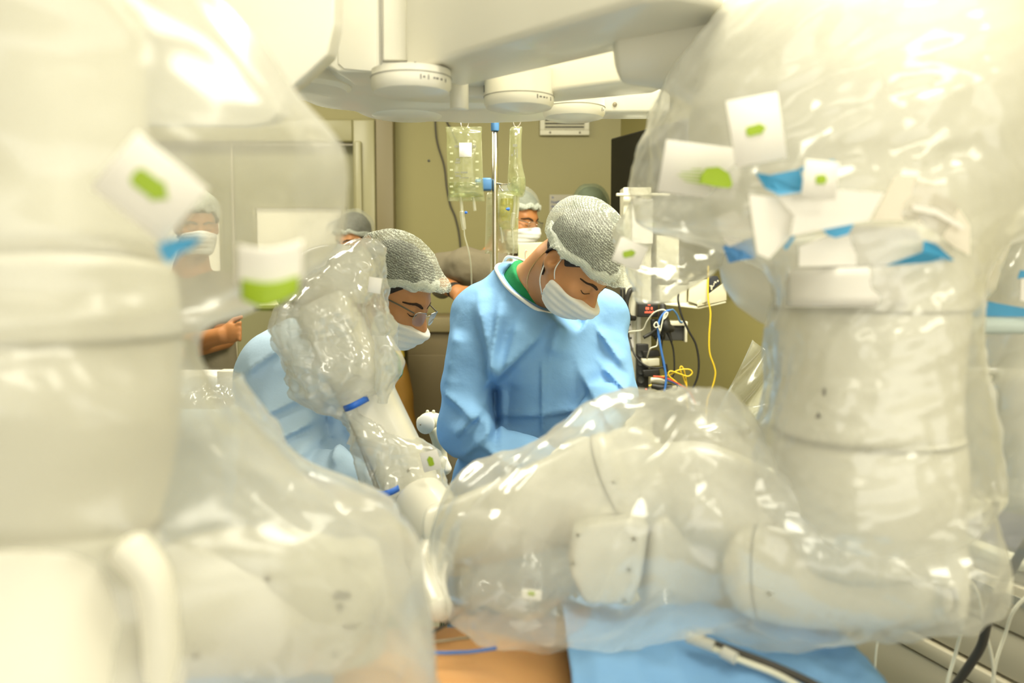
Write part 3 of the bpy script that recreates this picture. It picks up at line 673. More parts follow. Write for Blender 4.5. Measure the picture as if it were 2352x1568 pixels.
# ---- surgeon in the middle of the picture
def surgeon_standing():
    Y = 2.40
    T = thing('person', 'masked surgeon in blue gown bending his head to the picture right, green collar showing', 'person', (at(1230, 1100, Y).x, Y, 0))
    H = Head(AP(1322, 606, Y - .13), head_frame(math.radians(38), math.radians(52)))
    nb = AP(1215, 668, Y + .05); nt = H.w(0, -.045, -.045)
    elR, wrR = AP(1072, 985, Y - .06), AP(1262, 1085, Y - .33)
    shR = AP(1112, 728, Y + .05); shL = AP(1380, 728, Y + .10); elL, wrL = AP(1404, 915, Y - .02), AP(1345, 1010, Y - .33)
    hdR = (wrR - elR); hdL = (wrL - elL)
    def skin(P):
        d = H.sdf(P)
        d = smin(d, s_cone(P, nt, nb, .058, .066), .03)
        d = smin(d, s_cone(P, nb, AP(1225, 760, Y + .10), .066, .08), .04)
        d = smin(d, s_cone(P, H.w(0, .02, -.075), nb + (.035, -.045, .0), .04, .045), .03)
        return d
    lo = np.minimum(H.C - .16, AP(1100, 770, Y - .15)); hi = np.maximum(H.C + .17, nb + .15)
    body = part('body', nets('body', skin, lo, hi, .0042), M_skin, T)
    part('hair', hair_mesh(H), M_hair, T)
    part('bouffant_cap', cap_mesh(H, .0036, 1.09, .008, zb=.030, slope=.24), bouffant('cap_fabric_middle', rot=H.rot(), scale=74, low=.17, high=.82, dist=6), T)
    part('cap_band', band_mesh(H, zb=.030, slope=.24), bouffant('cap_band_middle', (.82, .85, .76), rot=H.rot(), low=.6, high=.97), T)
    part('face_mask', mask_mesh(H, loose=.006, top=-.026, tsl=.15), M_mask, T); loops(H, T)
    brows(H, T)
    F = fpx([(1095, 700, 1135, 870, .020, .016), (1150, 690, 1120, 880, .018, .014), (1128, 880, 1240, 770, .020, .018), (1128, 890, 1140, 1000, .012, -.022),
             (1010, 900, 1090, 950, .018, .012), (1040, 1000, 1110, 930, .018, .014), (1060, 1040, 1140, 960, .016, .012), (1245, 830, 1245, 990, .008, .008),
             (1300, 700, 1262, 820, .024, .014), (1330, 850, 1390, 960, .016, .010), (1380, 760, 1440, 850, .012, .008), (1390, 850, 1450, 905, .014, .010), (1385, 900, 1450, 930, .010, .010),
             (1190, 740, 1160, 850, .018, .010), (1100, 1000, 1200, 1040, .014, .012), (1040, 760, 1020, 900, .025, .012), (1150, 960, 1330, 940, .012, .006), (1170, 880, 1165, 1000, .025, -.012)], Y - .12)
    def gown(P):
        d = s_ell(P, AP(1255, 790, Y + .05), (.174, .120, .17))
        d = smin(d, s_ell(P, AP(1262, 930, Y), (.172, .135, .21)), .06)
        d = smin(d, s_ell(P, AP(1225, 1080, Y + .01), (.185, .14, .22)), .06)
        d = smin(d, s_conef(P, AP(1190, 1130, Y), np.array([AP(1190, 1130, Y)[0], Y, .30]), .19, .20, .75, (0, 1, 0)), .06)
        d = smin(d, s_cone(P, shR, shL, .075, .068), .06)
        d = smin(d, s_cone(P, AP(1218, 672, Y + .05), AP(1228, 740, Y + .06), .098, .115), .05); d = smin(d, s_cone(P, AP(1172, 664, Y + .07), shR, .062, .080), .04); d = smin(d, s_cone(P, AP(1280, 690, Y + .09), shL, .062, .072), .04)
        a = smin(s_cone(P, shR, elR, .088, .079), s_cone(P, elR, wrR, .079, .052), .02)
        b = smin(s_cone(P, shL, elL, .074, .066), s_cone(P, elL, wrL, .066, .048), .02)
        d = smin(d, a, .022); d = smin(d, b, .022)
        nr = np.abs(d) < .09; Q = P[nr]
        if len(Q): d[nr] = d[nr] - folds(Q, F) * np.clip((Y + .02 - Q[:, 1]) / .05, 0, 1) - .007 * vnoise(Q * (1, 1, .6), 9, 2) - .009 * creases(Q * (1, 1, .7), 5, 5, 6) - .0025 * creases(Q, 16, 8, 5)
        # neck opening
        return smax(d, -np.maximum(-s_plane(P, AP(1206, 655, Y + .03), (.50, -.34, .80)), s_cone(P, nb - (0, 0, .1), nt + .06 * (nt - nb) / np.linalg.norm(nt - nb), .122, .14)), .004)
    lo = np.minimum(AP(985, 640, Y) , AP(985, 1250, Y)) - (.03, .20, .0); hi = np.array([AP(1470, 700, Y)[0] + .03, Y + .22, AP(1200, 600, Y)[2]])
    lo[1] = Y - .42; lo[2] = .38
    part('gown', nets('gown', gown, lo, hi, .0062), M_gown, T)
    # collar binding, green scrub collar, neck chain
    cx = AP(1206, 655, Y + .03); nz = np.array([.50, -.34, .80]); nz /= np.linalg.norm(nz); e1 = np.cross(nz, (0, 1, 0)); e1 /= np.linalg.norm(e1); e2 = np.cross(nz, e1)
    ring = []
    rr = np.arange(.05, .120, .002); an = np.arange(40) * 2 * PI / 40
    DR = np.cos(an)[:, None] * e1 + np.sin(an)[:, None] * e2
    val = gown((cx - nz * .010 + DR[:, None, :] * rr[None, :, None]).reshape(-1, 3)).reshape(40, -1) >= -.001
    for k in range(40): ring.append(cx - nz * .003 + DR[k] * (rr[int(np.argmax(val[k]))] if val[k].any() else .120))
    ring.append(ring[0]); ring = np.array(ring)
    for _ in range(2): ring[1:-1] = (ring[:-2] + ring[2:] + 2 * ring[1:-1]) / 4
    part('collar_binding', tube_me('binding', [Vector(p) for p in ring], .0050, 8, 90), M_bind, T)
    def scrub(P):
        d = smin(s_cone(P, nt * .25 + nb * .75, nb, .074, .080), s_cone(P, nb, AP(1225, 760, Y + .10), .080, .085), .04)
        top = s_plane(P, cx + nz * .030, nz + np.array([.22, -.12, .0]))
        vee = s_cone(P, nb + np.array([.06, -.085, .06]), nb + np.array([.035, -.13, -.05]), .035, .004)
        return smax(smax(d - .002 * vnoise(P, 24, 3), top, .003), -vee, .004)
    part('scrub_collar', nets('scrub', scrub, nb - .14, nb + .14, .0045), M_green, T)
    ch = []
    for px, py in ((1252, 578), (1240, 590), (1228, 604), (1218, 620), (1212, 638), (1211, 655), (1213, 672)):
        yy = Y - .25
        while yy < Y + .2 and skin(np.array([AP(px, py, yy)]))[0] > .0015: yy += .003
        ch.append(Vector(AP(px, py, yy)))
    part('neck_chain', tube_me('chain', ch, .0012, 5, 26), mat('gold_chain', (.75, .5, .2), .3, metal=1), T)
    kx = AP(1155, 606, Y + .08)
    part('collar_tie', tube_me('tie', [Vector(kx), Vector(AP(1166, 590, Y + .07)), Vector(AP(1190, 594, Y + .06)), Vector(AP(1206, 598, Y + .06)), Vector(AP(1207, 580, Y + .06)), Vector(AP(1210, 575, Y + .06))], [.004, .004, .003, .003, .003, .004], 8, 30), M_bind, T)
    glove = mat('white_latex_glove', (.80, .79, .70), .5, var=.03)
    for nm, w, dv, sd in (('glove', wrR, hdR, 1), ('glove', wrL, hdL, -1)):
        fn = lambda P: smin(hand_sdf(P, w + .02 * dv / np.linalg.norm(dv), dv, (0, -.2, 1), sd, .5), s_cone(P, w - .04 * dv / np.linalg.norm(dv), w + .02 * dv / np.linalg.norm(dv), .040, .034), .01)
        part(nm, nets(nm, fn, w - .17, w + .24, .005), glove, T)

def legs(T, x, y, m, z1=.8, h=.012, face=(0, -1)):
    for s in (-1, 1):
        cx = x + s * .095
        f = lambda P: smin(s_cone(P, (cx, y, z1), (cx, y, .10), .085, .062), s_cone(P, (cx, y, z1), (x, y, z1 + .08), .085, .10), .03) - .004 * vnoise(P, 12, 5)
        if s < 0: part('trouser_leg', nets('leg', f, (cx - .14, y - .14, .03), (cx + .24, y + .14, z1 + .2), h), m, T)
        else: part('trouser_leg', nets('leg', f, (cx - .24, y - .14, .03), (cx + .14, y + .14, z1 + .2), h), m, T)
        fx, fy = face
        g = lambda P: smax(smin(s_ell(P, (cx + fx * .07, y + fy * .07, .035), (.052 + abs(fx) * .09, .052 + abs(fy) * .09, .05)), s_cone(P, (cx, y, .05), (cx, y, .10), .05, .05), .03), .004 - P[:, 2], .004)
        part('shoe', nets('shoe', g, (cx - .22, y - .22, -.01), (cx + .22, y + .22, .17), h), mat('pale_clog', (.55, .53, .44), .5), T)

# ---- surgeon on the left of the picture, half behind a draped arm
def surgeon_leaning():
    Y = 2.25
    T = thing('person', 'masked surgeon in brightly lit blue gown and rimless glasses leaning behind the crinkled draped arm', 'person', (at(740, 1100, Y).x, Y + .05, 0))
    H = Head(AP(902, 680, Y), head_frame(math.radians(24), math.radians(28)))
    nb = AP(800, 800, Y + .06); nt = H.w(0, -.045, -.05)
    def skin(P):
        d = H.sdf(P); d = smin(d, s_cone(P, nt, nb, .056, .066), .03)
        d = smin(d, s_cone(P, nb, AP(770, 880, Y + .06), .066, .09), .04)
        return smin(d, s_cone(P, H.w(0, .02, -.075), nb + (.05, -.02, .0), .038, .045), .03)
    part('body', nets('body', skin, np.minimum(H.C - .17, AP(720, 900, Y) - .1), np.maximum(H.C + .17, nb + .16), .0042), M_skin, T)
    part('hair', hair_mesh(H), M_hair, T)
    part('bouffant_cap', cap_mesh(H, .0036, 1.06, .012, zb=.030, slope=.42, seed=21), bouffant('cap_fabric_left', rot=H.rot(), scale=66, low=.18, high=.88, dist=7), T)
    part('cap_band', band_mesh(H, zb=.030, slope=.42, seed=21), bouffant('cap_band_left', (.84, .87, .77), rot=H.rot(), low=.80, high=.98), T)
    part('face_mask', mask_mesh(H, loose=.004, top=-.034, tsl=-.10), M_mask, T); loops(H, T); brows(H, T); glasses(H, T)
    shR = AP(640, 858, Y - .02); elR = AP(636, 1075, Y - .16); wrR = AP(915, 1150, Y - .34)
    shL = AP(835, 860, Y + .17); elL = AP(858, 1040, Y + .15); wrL = AP(955, 1150, Y - .14)
    F = fpx([(560, 860, 640, 800, .014, .012), (700, 800, 705, 900, .012, .008), (610, 950, 720, 900, .016, .012), (600, 1010, 740, 960, .018, .016), (640, 1030, 760, 1010, .014, .014),
             (690, 1030, 790, 1060, .014, .014), (720, 1080, 830, 1090, .012, .012), (650, 1100, 800, 1120, .012, .010), (560, 960, 620, 1060, .020, .012), (720, 930, 740, 1030, .012, -.02), (770, 930, 800, 1040, .018, .012)], Y - .15)
    def gown(P):
        d = smin(s_ell(P, AP(720, 930, Y + .06), (.185, .150, .235)), s_ell(P, AP(822, 930, Y + .12), (.105, .12, .22)), .06)
        d = smin(d, s_ell(P, AP(715, 1080, Y + .09), (.18, .145, .25)), .06)
        d = smin(d, s_conef(P, AP(700, 1200, Y + .1), np.array([AP(700, 1200, Y)[0], Y + .12, .30]), .19, .2, .75, (0, 1, 0)), .06)
        d = smin(d, s_cone(P, shR, AP(790, 830, Y + .08), .098, .085), .06)
        d = smin(d, s_cone(P, AP(790, 830, Y + .08), shL, .085, .075), .05)
        a = smin(s_cone(P, shR, elR, .100, .084), s_cone(P, elR, wrR, .084, .052), .02)
        b = smin(s_cone(P, shL, elL, .075, .068), s_cone(P, elL, wrL, .068, .05), .02)
        d = smin(d, a, .022); d = smin(d, b, .022)
        nr = np.abs(d) < .09; Q = P[nr]
        if len(Q): d[nr] = d[nr] - folds(Q, F) * np.clip((Y + .02 - Q[:, 1]) / .05, 0, 1) - .007 * vnoise(Q * (1, 1, .6), 9, 22) - .010 * creases(Q * (1, 1, .8), 5, 25, 6) - .003 * creases(Q, 16, 28, 5)
        return smax(d, s_plane(P, nb + np.array([0, 0, .012]), (.40, -.1, .90)), .004)
    lo = np.array([AP(505, 900, Y)[0] - .04, Y - .45, .38]); hi = np.array([AP(1000, 900, Y)[0] + .02, Y + .34, nb[2] + .08])
    part('gown', nets('gown', gown, lo, hi, .0064), M_gownB, T)
    def scrub(P):
        d = smin(s_cone(P, nt * .2 + nb * .8, nb, .074, .082), s_cone(P, nb, AP(770, 880, Y + .06), .082, .10), .04)
        d = smin(d, s_cone(P, AP(880, 790, Y + .05), AP(900, 850, Y + .05), .03, .03), .04)
        return smax(d, s_plane(P, nb + np.array([0, 0, .045]), (.40, -.1, .90)), .004)
    part('scrub_collar', nets('scrub', scrub, nb - .16, nb + .16, .006), M_green, T)
    glove = mat('white_latex_glove', (.80, .79, .70), .5, var=.03)
    for w, e2, sd in ((wrR, elR, 1), (wrL, elL, -1)):
        dv = (w - e2) / np.linalg.norm(w - e2)
        fn = lambda P: smin(hand_sdf(P, w + .02 * dv, dv, (0, -.2, 1), sd, .5), s_cone(P, w - .04 * dv, w + .02 * dv, .040, .034), .01)
        part('glove', nets('glove', fn, w - .17, w + .24, .005), glove, T)
    legs(T, T.location.x, Y + .1, M_green, .45)

# ---- bystander in grey scrubs with glasses behind the infusion bags
def bystander_glasses():
    Y = 3.9
    T = thing('person', 'bystander in grey scrubs with glasses and mask standing behind the infusion bags', 'person', (at(1110, 1100, Y).x, Y + .05, 0))
    H = Head(AP(1186, 506, Y), head_frame(math.radians(36), math.radians(14)))
    nb = AP(1148, 590, Y + .06); nt = H.w(0, -.045, -.05)
    shR = AP(1075, 612, Y - .02); elR = AP(1010, 622, Y + .10); elR2 = AP(1018, 650, Y + .06); wrR = AP(1052, 672, Y - .14)
    shL = AP(1225, 640, Y + .06); elL = AP(1260, 780, Y); wrL = AP(1190, 780, Y - .2)
    def skin(P):
        d = H.sdf(P); d = smin(d, s_cone(P, nt, nb, .055, .065), .03)
        d = smin(d, s_cone(P, nb, AP(1130, 760, Y + .05), .065, .08), .04)
        d = smin(d, s_cone(P, nb, shR, .05, .05), .03); d = smin(d, s_cone(P, shR, elR2, .045, .045), .02)
        d = smin(d, s_cone(P, elR2, wrR, .045, .032), .02)
        return smin(d, hand_sdf(P, wrR, wrR - elR2, (.2, -1, 0), 1, .3), .015)
    part('body', nets('body', skin, np.array([AP(960, 700, Y)[0], Y - .30, AP(1100, 800, Y)[2]]), np.array([H.C[0] + .16, Y + .22, H.C[2] + .16]), .006), M_skin2, T)
    part('hair', hair_mesh(H, .005), mat('grey_green_hair', (.10, .115, .075), .6, var=.3, vscale=30), T)
    part('bouffant_cap', cap_mesh(H, .0045, 1.0, 0, zb=.040, slope=.34, wr=.001, seed=31), bouffant('cap_fabric_thin', rot=H.rot(), scale=60, low=.14, high=.5), T)
    part('cap_band', band_mesh(H, zb=.040, slope=.34, h=.004, seed=31), bouffant('cap_band_thin', rot=H.rot(), low=.5, high=.9), T)
    part('face_mask', mask_mesh(H, .0045), M_mask, T); brows(H, T); glasses(H, T)
    def shirt(P):
        d = s_ell(P, AP(1135, 720, Y + .06), (.18, .13, .26))
        d = smin(d, s_conef(P, AP(1130, 800, Y + .05), AP(1125, 1100, Y + .05), .16, .17, .75, (0, 1, 0)), .06)
        d = smin(d, s_cone(P, shR, shL, .085, .08), .05); d = smin(d, s_cone(P, nb, nb - (0, 0, .08), .085, .12), .05)
        d = smin(d, s_cone(P, shR, elR, .082, .078), .03); d = smin(d, s_cone(P, elR, elR2 + .02 * (wrR - elR2), .074, .066), .02)
        d = smin(d, s_cone(P, shL, elL, .075, .06), .03); d = smin(d, s_cone(P, elL, wrL, .06, .05), .03)
        d = d - .008 * vnoise(P * (1.4, 1, .7), 11, 42) - .004 * ridged(P, 13, 45)
        return smax(d, s_plane(P, nb + np.array([0, 0, .035]), (.15, -.2, .9)), .004)
    part('scrub_shirt', nets('shirt', shirt, np.array([AP(950, 700, Y)[0], Y - .26, .75]), np.array([AP(1310, 700, Y)[0], Y + .26, nb[2] + .05]), .010), M_grey, T)
    part('wristwatch', tube_me('watch', [Vector(wrR * .93 + elR2 * .07), Vector(wrR * .75 + elR2 * .25)], .036, 16, 4), M_black, T)
    legs(T, T.location.x + .0, Y + .06, M_grey, .78)
def bystander_back():
    Y = 4.62
    T = thing('person', 'bystander in a thin green cap seen from behind beside the black television', 'person', (at(1355, 1100, Y).x, Y, 0))
    H = Head(AP(1358, 492, Y), head_frame(math.radians(-70), math.radians(4)))
    nb = AP(1352, 570, Y); nt = H.w(0, -.02, -.05)
    skin = lambda P: smin(smin(H.sdf(P, False), s_cone(P, nt, nb, .055, .065), .03), s_cone(P, nb, AP(1350, 640, Y), .065, .08), .04)
    part('body', nets('body', skin, np.array([H.C[0] - .17, Y - .17, AP(1350, 650, Y)[2]]), H.C + .17, .007), M_skin2, T)
    part('hair', hair_mesh(H, .006), M_hair, T)
    part('bouffant_cap', cap_mesh(H, .005, 1.0, 0, zb=-.005, slope=.45, wr=.001, seed=51), bouffant('cap_fabric_green', (.30, .37, .24), .42, .7, 60, H.rot()), T)
    def shirt(P):
        d = s_ell(P, AP(1345, 720, Y), (.19, .13, .27)); d = smin(d, s_cone(P, AP(1275, 640, Y), AP(1425, 640, Y), .075, .075), .06)
        d = smin(d, s_conef(P, AP(1345, 800, Y), AP(1345, 1050, Y), .16, .17, .75, (0, 1, 0)), .06)
        d = smin(d, s_cone(P, AP(1270, 645, Y), AP(1240, 800, Y), .075, .06), .03); d = smin(d, s_cone(P, AP(1430, 645, Y), AP(1450, 800, Y), .075, .06), .03)
        return smax(d - .007 * vnoise(P * (1.4, 1, .7), 11, 52), s_plane(P, nb, (0, .2, .9)), .004)
    part('scrub_shirt', nets('shirt', shirt, np.array([AP(1200, 700, Y)[0], Y - .24, .75]), np.array([AP(1490, 700, Y)[0], Y + .24, nb[2] + .05]), .012), M_grey, T)
    legs(T, T.location.x, Y, M_grey, .78)
def bystander_door():
    Y = 4.5
    T = thing('person', 'bystander in a dark sheer cap in front of the bright door pane', 'person', (at(815, 1100, Y).x, Y, 0))
    H = Head(AP(812, 552, Y), head_frame(math.radians(60), math.radians(18), -1))
    nb = AP(818, 630, Y + .03); nt = H.w(0, -.045, -.05)
    skin = lambda P: smin(smin(H.sdf(P), s_cone(P, nt, nb, .05, .058), .03), s_cone(P, nb, AP(818, 700, Y), .06, .08), .04)
    part('body', nets('body', skin, np.array([H.C[0] - .17, Y - .17, AP(818, 700, Y)[2]]), H.C + .17, .006), M_skin, T)
    part('hair', hair_mesh(H, .005), M_hair, T)
    part('bouffant_cap', cap_mesh(H, .0045, .98, 0, zb=.022, slope=.45, wr=.0008, seed=61), bouffant('cap_fabric_sheer', (.62, .64, .53), .14, .45, 60, H.rot()), T)
    part('cap_band', band_mesh(H, zb=.022, slope=.45, h=.0045, seed=61), bouffant('cap_band_sheer', rot=H.rot(), low=.4, high=.85), T)
    for k in range(7):
        a = -.9 + k * .3
        part('cap_shine_line', tube_me('shine_line', [H.w(.03 + .01 * a, .05 + .03 * a, .128), H.w(.05 + .015 * a, .075 + .02 * a, .105), H.w(.045 + .035 * a, .088, .075)], [.0008, .0022, .0008], 5, 12), M_mask, T)  # shine on the cap top put in as thin pale tubes
    part('face_mask', mask_mesh(H, .005), M_mask, T); brows(H, T)
    def shirt(P):
        d = s_ell(P, AP(818, 780, Y), (.165, .12, .25)); d = smin(d, s_cone(P, AP(765, 690, Y), AP(875, 690, Y), .065, .065), .06)
        d = smin(d, s_conef(P, AP(818, 850, Y), AP(818, 1080, Y), .15, .16, .75, (0, 1, 0)), .06)
        d = smin(d, s_cone(P, AP(755, 695, Y), AP(740, 840, Y), .065, .055), .03); d = smin(d, s_cone(P, AP(880, 695, Y), AP(895, 840, Y), .065, .055), .03)
        return smax(d - .007 * vnoise(P * (1.4, 1, .7), 11, 62), s_plane(P, nb, (0, -.2, .9)), .004)
    part('scrub_shirt', nets('shirt', shirt, np.array([AP(700, 700, Y)[0], Y - .24, .72]), np.array([AP(940, 700, Y)[0], Y + .24, nb[2] + .05]), .012), M_grey, T)
    legs(T, T.location.x, Y, M_grey, .75)
def bystander_arms():
    Y = 3.7
    T = thing('person', 'bystander in grey scrubs with folded bare arms and a black wristband by the door', 'person', (at(450, 1100, Y).x, Y + .1, 0))
    H = Head(AP(452, 520, Y + .05), head_frame(math.radians(62), math.radians(8)))
    nb = AP(440, 615, Y + .10); nt = H.w(0, -.045, -.05)
    eR, wR = AP(385, 800, Y - .02), AP(512, 770, Y - .17); eL, wL = AP(515, 775, Y + .02), AP(400, 815, Y - .19)
    sR, sL = AP(375, 665, Y + .08), AP(510, 665, Y + .10)
    def skin(P):
        d = H.sdf(P); d = smin(d, s_cone(P, nt, nb, .055, .065), .03); d = smin(d, s_cone(P, nb, AP(445, 760, Y + .08), .065, .09), .04)
        for s, e, w in ((sR, eR, wR), (sL, eL, wL)):
            d = smin(d, s_cone(P, nb, s, .04, .045), .02)
            d = smin(d, np.minimum(s_cone(P, s, e, .046, .046), s_cone(P, e, w, .047, .034)), .012)
        d = smin(d, hand_sdf(P, wR, wR - eR, (.1, -1, .2), 1, .35), .012); return smin(d, hand_sdf(P, wL, wL - eL, (-.1, -1, .2), -1, .35), .012)
    part('body', nets('body', skin, np.array([AP(330, 700, Y)[0] - .05, Y - .34, AP(400, 880, Y)[2]]), np.array([AP(590, 700, Y)[0], Y + .25, H.C[2] + .17]), .0062), M_skin2, T)
    part('hair', hair_mesh(H, .006), M_hair, T)
    part('bouffant_cap', cap_mesh(H, .005, 1.0, 0, zb=.03, slope=.45, wr=.001, seed=71), bouffant('cap_fabric_hidden', rot=H.rot()), T)
    part('face_mask', mask_mesh(H, .005), M_mask, T); brows(H, T)
    part('wristband', tube_me('band', [Vector(wL * .9 + eL * .1), Vector(wL * .7 + eL * .3)], [.040, .043], 16, 4), M_black, T)
    def shirt(P):
        d = s_ell(P, AP(445, 780, Y + .10), (.175, .13, .27)); d = smin(d, s_cone(P, sR, sL, .075, .075), .06)
        d = smin(d, s_conef(P, AP(448, 860, Y + .1), AP(450, 1100, Y + .1), .15, .165, .75, (0, 1, 0)), .06)
        d = smin(d, s_cone(P, sR, sR * .55 + eR * .45, .072, .072), .03); d = smin(d, s_cone(P, sL, sL * .45 + eL * .55, .072, .07), .03)
        d = d - .007 * vnoise(P * (1.4, 1, .7), 11, 72)
        return smax(d, s_plane(P, nb, (0, -.3, .9)), .004)
    part('scrub_shirt', nets('shirt', shirt, np.array([AP(310, 700, Y)[0], Y - .16, .75]), np.array([AP(590, 700, Y)[0], Y + .30, nb[2] + .05]), .010), M_grey, T)
    legs(T, T.location.x, Y + .1, M_grey, .78)

# ---- patient on the table
def patient():
    zt = 1.06
    T = thing('person', 'patient lying on the table with a bare prepared belly between blue sheets', 'person', (-.1, 1.08, .86))
    def skin(P):
        d = s_ell(P, (-.12, 1.12, .76), (.34, .27, .205))
        d = smin(d, s_ell(P, (-.48, 1.12, .78), (.26, .24, .17)), .10)
        d = smin(d, s_cone(P, (.12, 1.0, .76), (.34, .99, .72), .12, .08), .08); d = smin(d, s_cone(P, (.12, 1.22, .76), (.34, 1.24, .72), .12, .08), .08)
        d = smin(d, s_cone(P, (-.66, 1.12, .80), (-.82, 1.12, .82), .055, .055), .05)
        d = smin(d, s_ell(P, (-.93, 1.12, .84), (.115, .078, .098)), .03)
        return smin(d, s_ell(P, (-.93, 1.12, .92), (.02, .014, .03)), .02)
    part('body', nets('body', skin, (-1.1, .80, .55), (.75, 1.45, 1.08), .010), M_skin3, T)
PEOPLE = [surgeon_standing, surgeon_leaning, bystander_glasses, bystander_back, bystander_door, bystander_arms, patient]
for fn_ in PEOPLE: fn_()
legs(bpy.data.objects['person'], bpy.data.objects['person'].location.x - .02, 2.42, M_green, .45)
# ------------------------------------------------------------------ surgical robot: boom, arms, plastic drapes
def tubep(name, lst, rpx, m, T, n=36, dome=0.35, power=2.0, flat=1.0, samples=None, label=None):
    """arm shell through pixel places; rpx radii in pixels at each place"""
    P = pts(lst); r = [a * m_per_px(p[2]) for a, p in zip(rpx, lst)]
    return part(name, tube_me(name, P, r, n, samples or len(P) * 10, rb=[x * flat for x in r], dome=dome, power=power), m, T, label)
def poly_part(name, lst, offs, m, T, bev=.004, seg=3): return part(name, prism_me(name, pts(lst), offs, bev, seg), m, T)
def dot(px, py, Y, r, T, m=None, name='screw'): return part(name, lathe_me(name, at(px, py, Y), (0, -1, .05), [(r, 0), (r, .002), (r * .5, .003)], 12), m or M_screw, T)
def ring_seam(T, C, ax, r, w=.0016, name='seam'):
    """thin groove line round a shaft"""
    ax = Vector(ax).normalized(); e1 = ax.orthogonal().normalized(); e2 = ax.cross(e1)
    P = [Vector(C) + (e1 * math.cos(a) + e2 * math.sin(a)) * r for a in np.linspace(0, 2 * PI, 49)]
    return part(name, tube_me(name, P, w, 6, 97), mat('grey_joint_line', (.42, .41, .35), .6), T)

# ---- overhead boom
BZ = 1.815
boom = thing('robot_boom', 'white overhead boom of the surgical robot with lobed underside and round hubs', 'robot boom', at(1000, 230, 2.0))
def plate(P):
    q = P.copy(); d = None
    for (px, Y, r) in ((735, 1.88, .105), (800, 2.0, .11), (930, 2.14, .13), (1080, 2.16, .13), (1190, 2.14, .13), (1010, 1.85, .17), (880, 1.78, .12)):
        c = at(px, 250, Y); e = np.hypot(P[:, 0] - c.x, P[:, 1] - c.y) - r; d = e if d is None else smin(d, e, .07)
    top = np.abs(P[:, 2] - (BZ + .05)) - .05
    return smax(d + .02, top + .012, .04) - .012
part('platform', nets('platform', plate, (-.75, 1.5, BZ - .03), (.35, 2.5, BZ + .14), .010), M_rob, boom)
part('hub_plate', lathe_me('hub_plate', at(935, 262, 2.14), (0, 0, -1), [(.085, -.02), (.085, .002), (.078, .007), (.0, .009)], 48), M_rob, boom)
part('hub_plate', lathe_me('hub_plate', at(690, 203, 1.80), (0, 0, -1), [(.10, -.03), (.10, -.002), (.092, .006), (.0, .008)], 48), M_rob, boom)
def hub(px, py, Y, rpx, hpx, up=.12, marks=()):
    r = rpx * m_per_px(Y); c = at(px, py, Y); h = hpx * m_per_px(Y)
    hb = part('joint_hub', lathe_me('hub', c, (0, 0, 1), [(0, -.006), (r * .6, -.004), (r * .93, .002), (r, .010), (r, h), (r * .985, h + .003), (r * .985, h + up)], 56), M_rob, boom)
    part('hub_rim_line', tube_me('rim', [Vector((c.x + r * 1.003 * math.cos(a), c.y + r * 1.003 * math.sin(a), c.z + h)) for a in np.linspace(0, 2 * PI, 61)], .0010, 5, 121), mat('grey_joint_line', (.42, .41, .35), .6), hb)
    for (dx, w, hh) in marks:
        x = dx * m_per_px(Y); yy = -math.sqrt(max(r * r - x * x, 0)) * 1.004
        part('printed_mark', box_me('mark', (c.x + x, c.y + yy, c.z + h * .62), (w * m_per_px(Y), .0012, hh * m_per_px(Y)), Matrix.Rotation(math.asin(max(-1, min(1, x / r))), 3, 'Z')), M_print, hb)
hub(945, 216, 1.55, 90, 34, .012, ((30, 2, 10), (37, 4, 4), (46, 2, 10), (58, 4, 4), (64, 6, 4), (72, 5, 4), (80, 2, 8)))
hub(1192, 251, 1.76, 79, 26, .05, ((40, 2, 9), (47, 6, 3), (55, 5, 3), (61, 3, 3), (70, 2, 8)))
hub(1318, 273, 2.0, 70, 24, .05, ((60, 2, 8), (64, 3, 3)))
part('stalk', tube_me('stalk', pts([(1055, 250, 1.72), (1055, 100, 1.72)]), .0175, 20, 6, dome=.2), M_rob, boom)
part('hub_bracket', box_me('bracket', at(1140, 195, 1.84), (.13, .07, .06), bev=.006), M_rob, boom)
part('bracket_slot', box_me('slot', at(1113, 194, 1.795), (.003, .004, .03)), M_dark, boom)
# link beams
def beam(name, b, h, bev):
    bm_ = prism_me(name, [Vector((p.x, p.y, b[0].z)) for p in b], (0, 0, h), bev, 4); return part(name, bm_, M_rob, boom)
b1 = pts([(930, 165, 1.57), (1470, 14, 1.17), (1560, 6, 1.155), (1650, 20, 1.185), (1680, 40, 1.24), (1655, 60, 1.30), (1060, 187, 1.70)])
lb = beam('link_beam', b1, .36, .012)
for px, py, Y in ((955, 148, 1.548), (1172, 88, 1.388)):
    part('screw', lathe_me('screw', at(px, py, Y), (-.72, -.69, 0), [(.0045, -.004), (.0045, .002), (.002, .003)], 12), M_screw, lb)
for px, w in ((1040, .018), (1056, .018), (1020, .006)):
    part('printed_mark', box_me('mark', at(px, 172 - (px - 1030) * .22, 1.60), (w, .006, .0008), Matrix.Rotation(-.83, 3, 'Z')), M_print, lb)
b2 = pts([(1207, 217, 1.77), (1500, 190, 1.62), (1540, 195, 1.70), (1500, 205, 1.76), (1240, 224, 1.87)])
l2 = beam('link_beam', b2, .10, .008)
part('screw', lathe_me('screw', at(1241, 203, 1.745), (-.3, -1, 0), [(.0045, -.004), (.0045, .002), (.002, .003)], 12), M_screw, l2)
for k in range(7): part('printed_mark', box_me('mark', at(1255 + k * 9, 216 - k, 1.79), (.005, .004, .0008)), M_print, l2)
l3 = part('link_beam', box_me('beam', at(1445, 240, 2.08), (.17, .10, .05), bev=.006), M_rob, boom)
dot(1412, 240, 2.026, .005, l3)
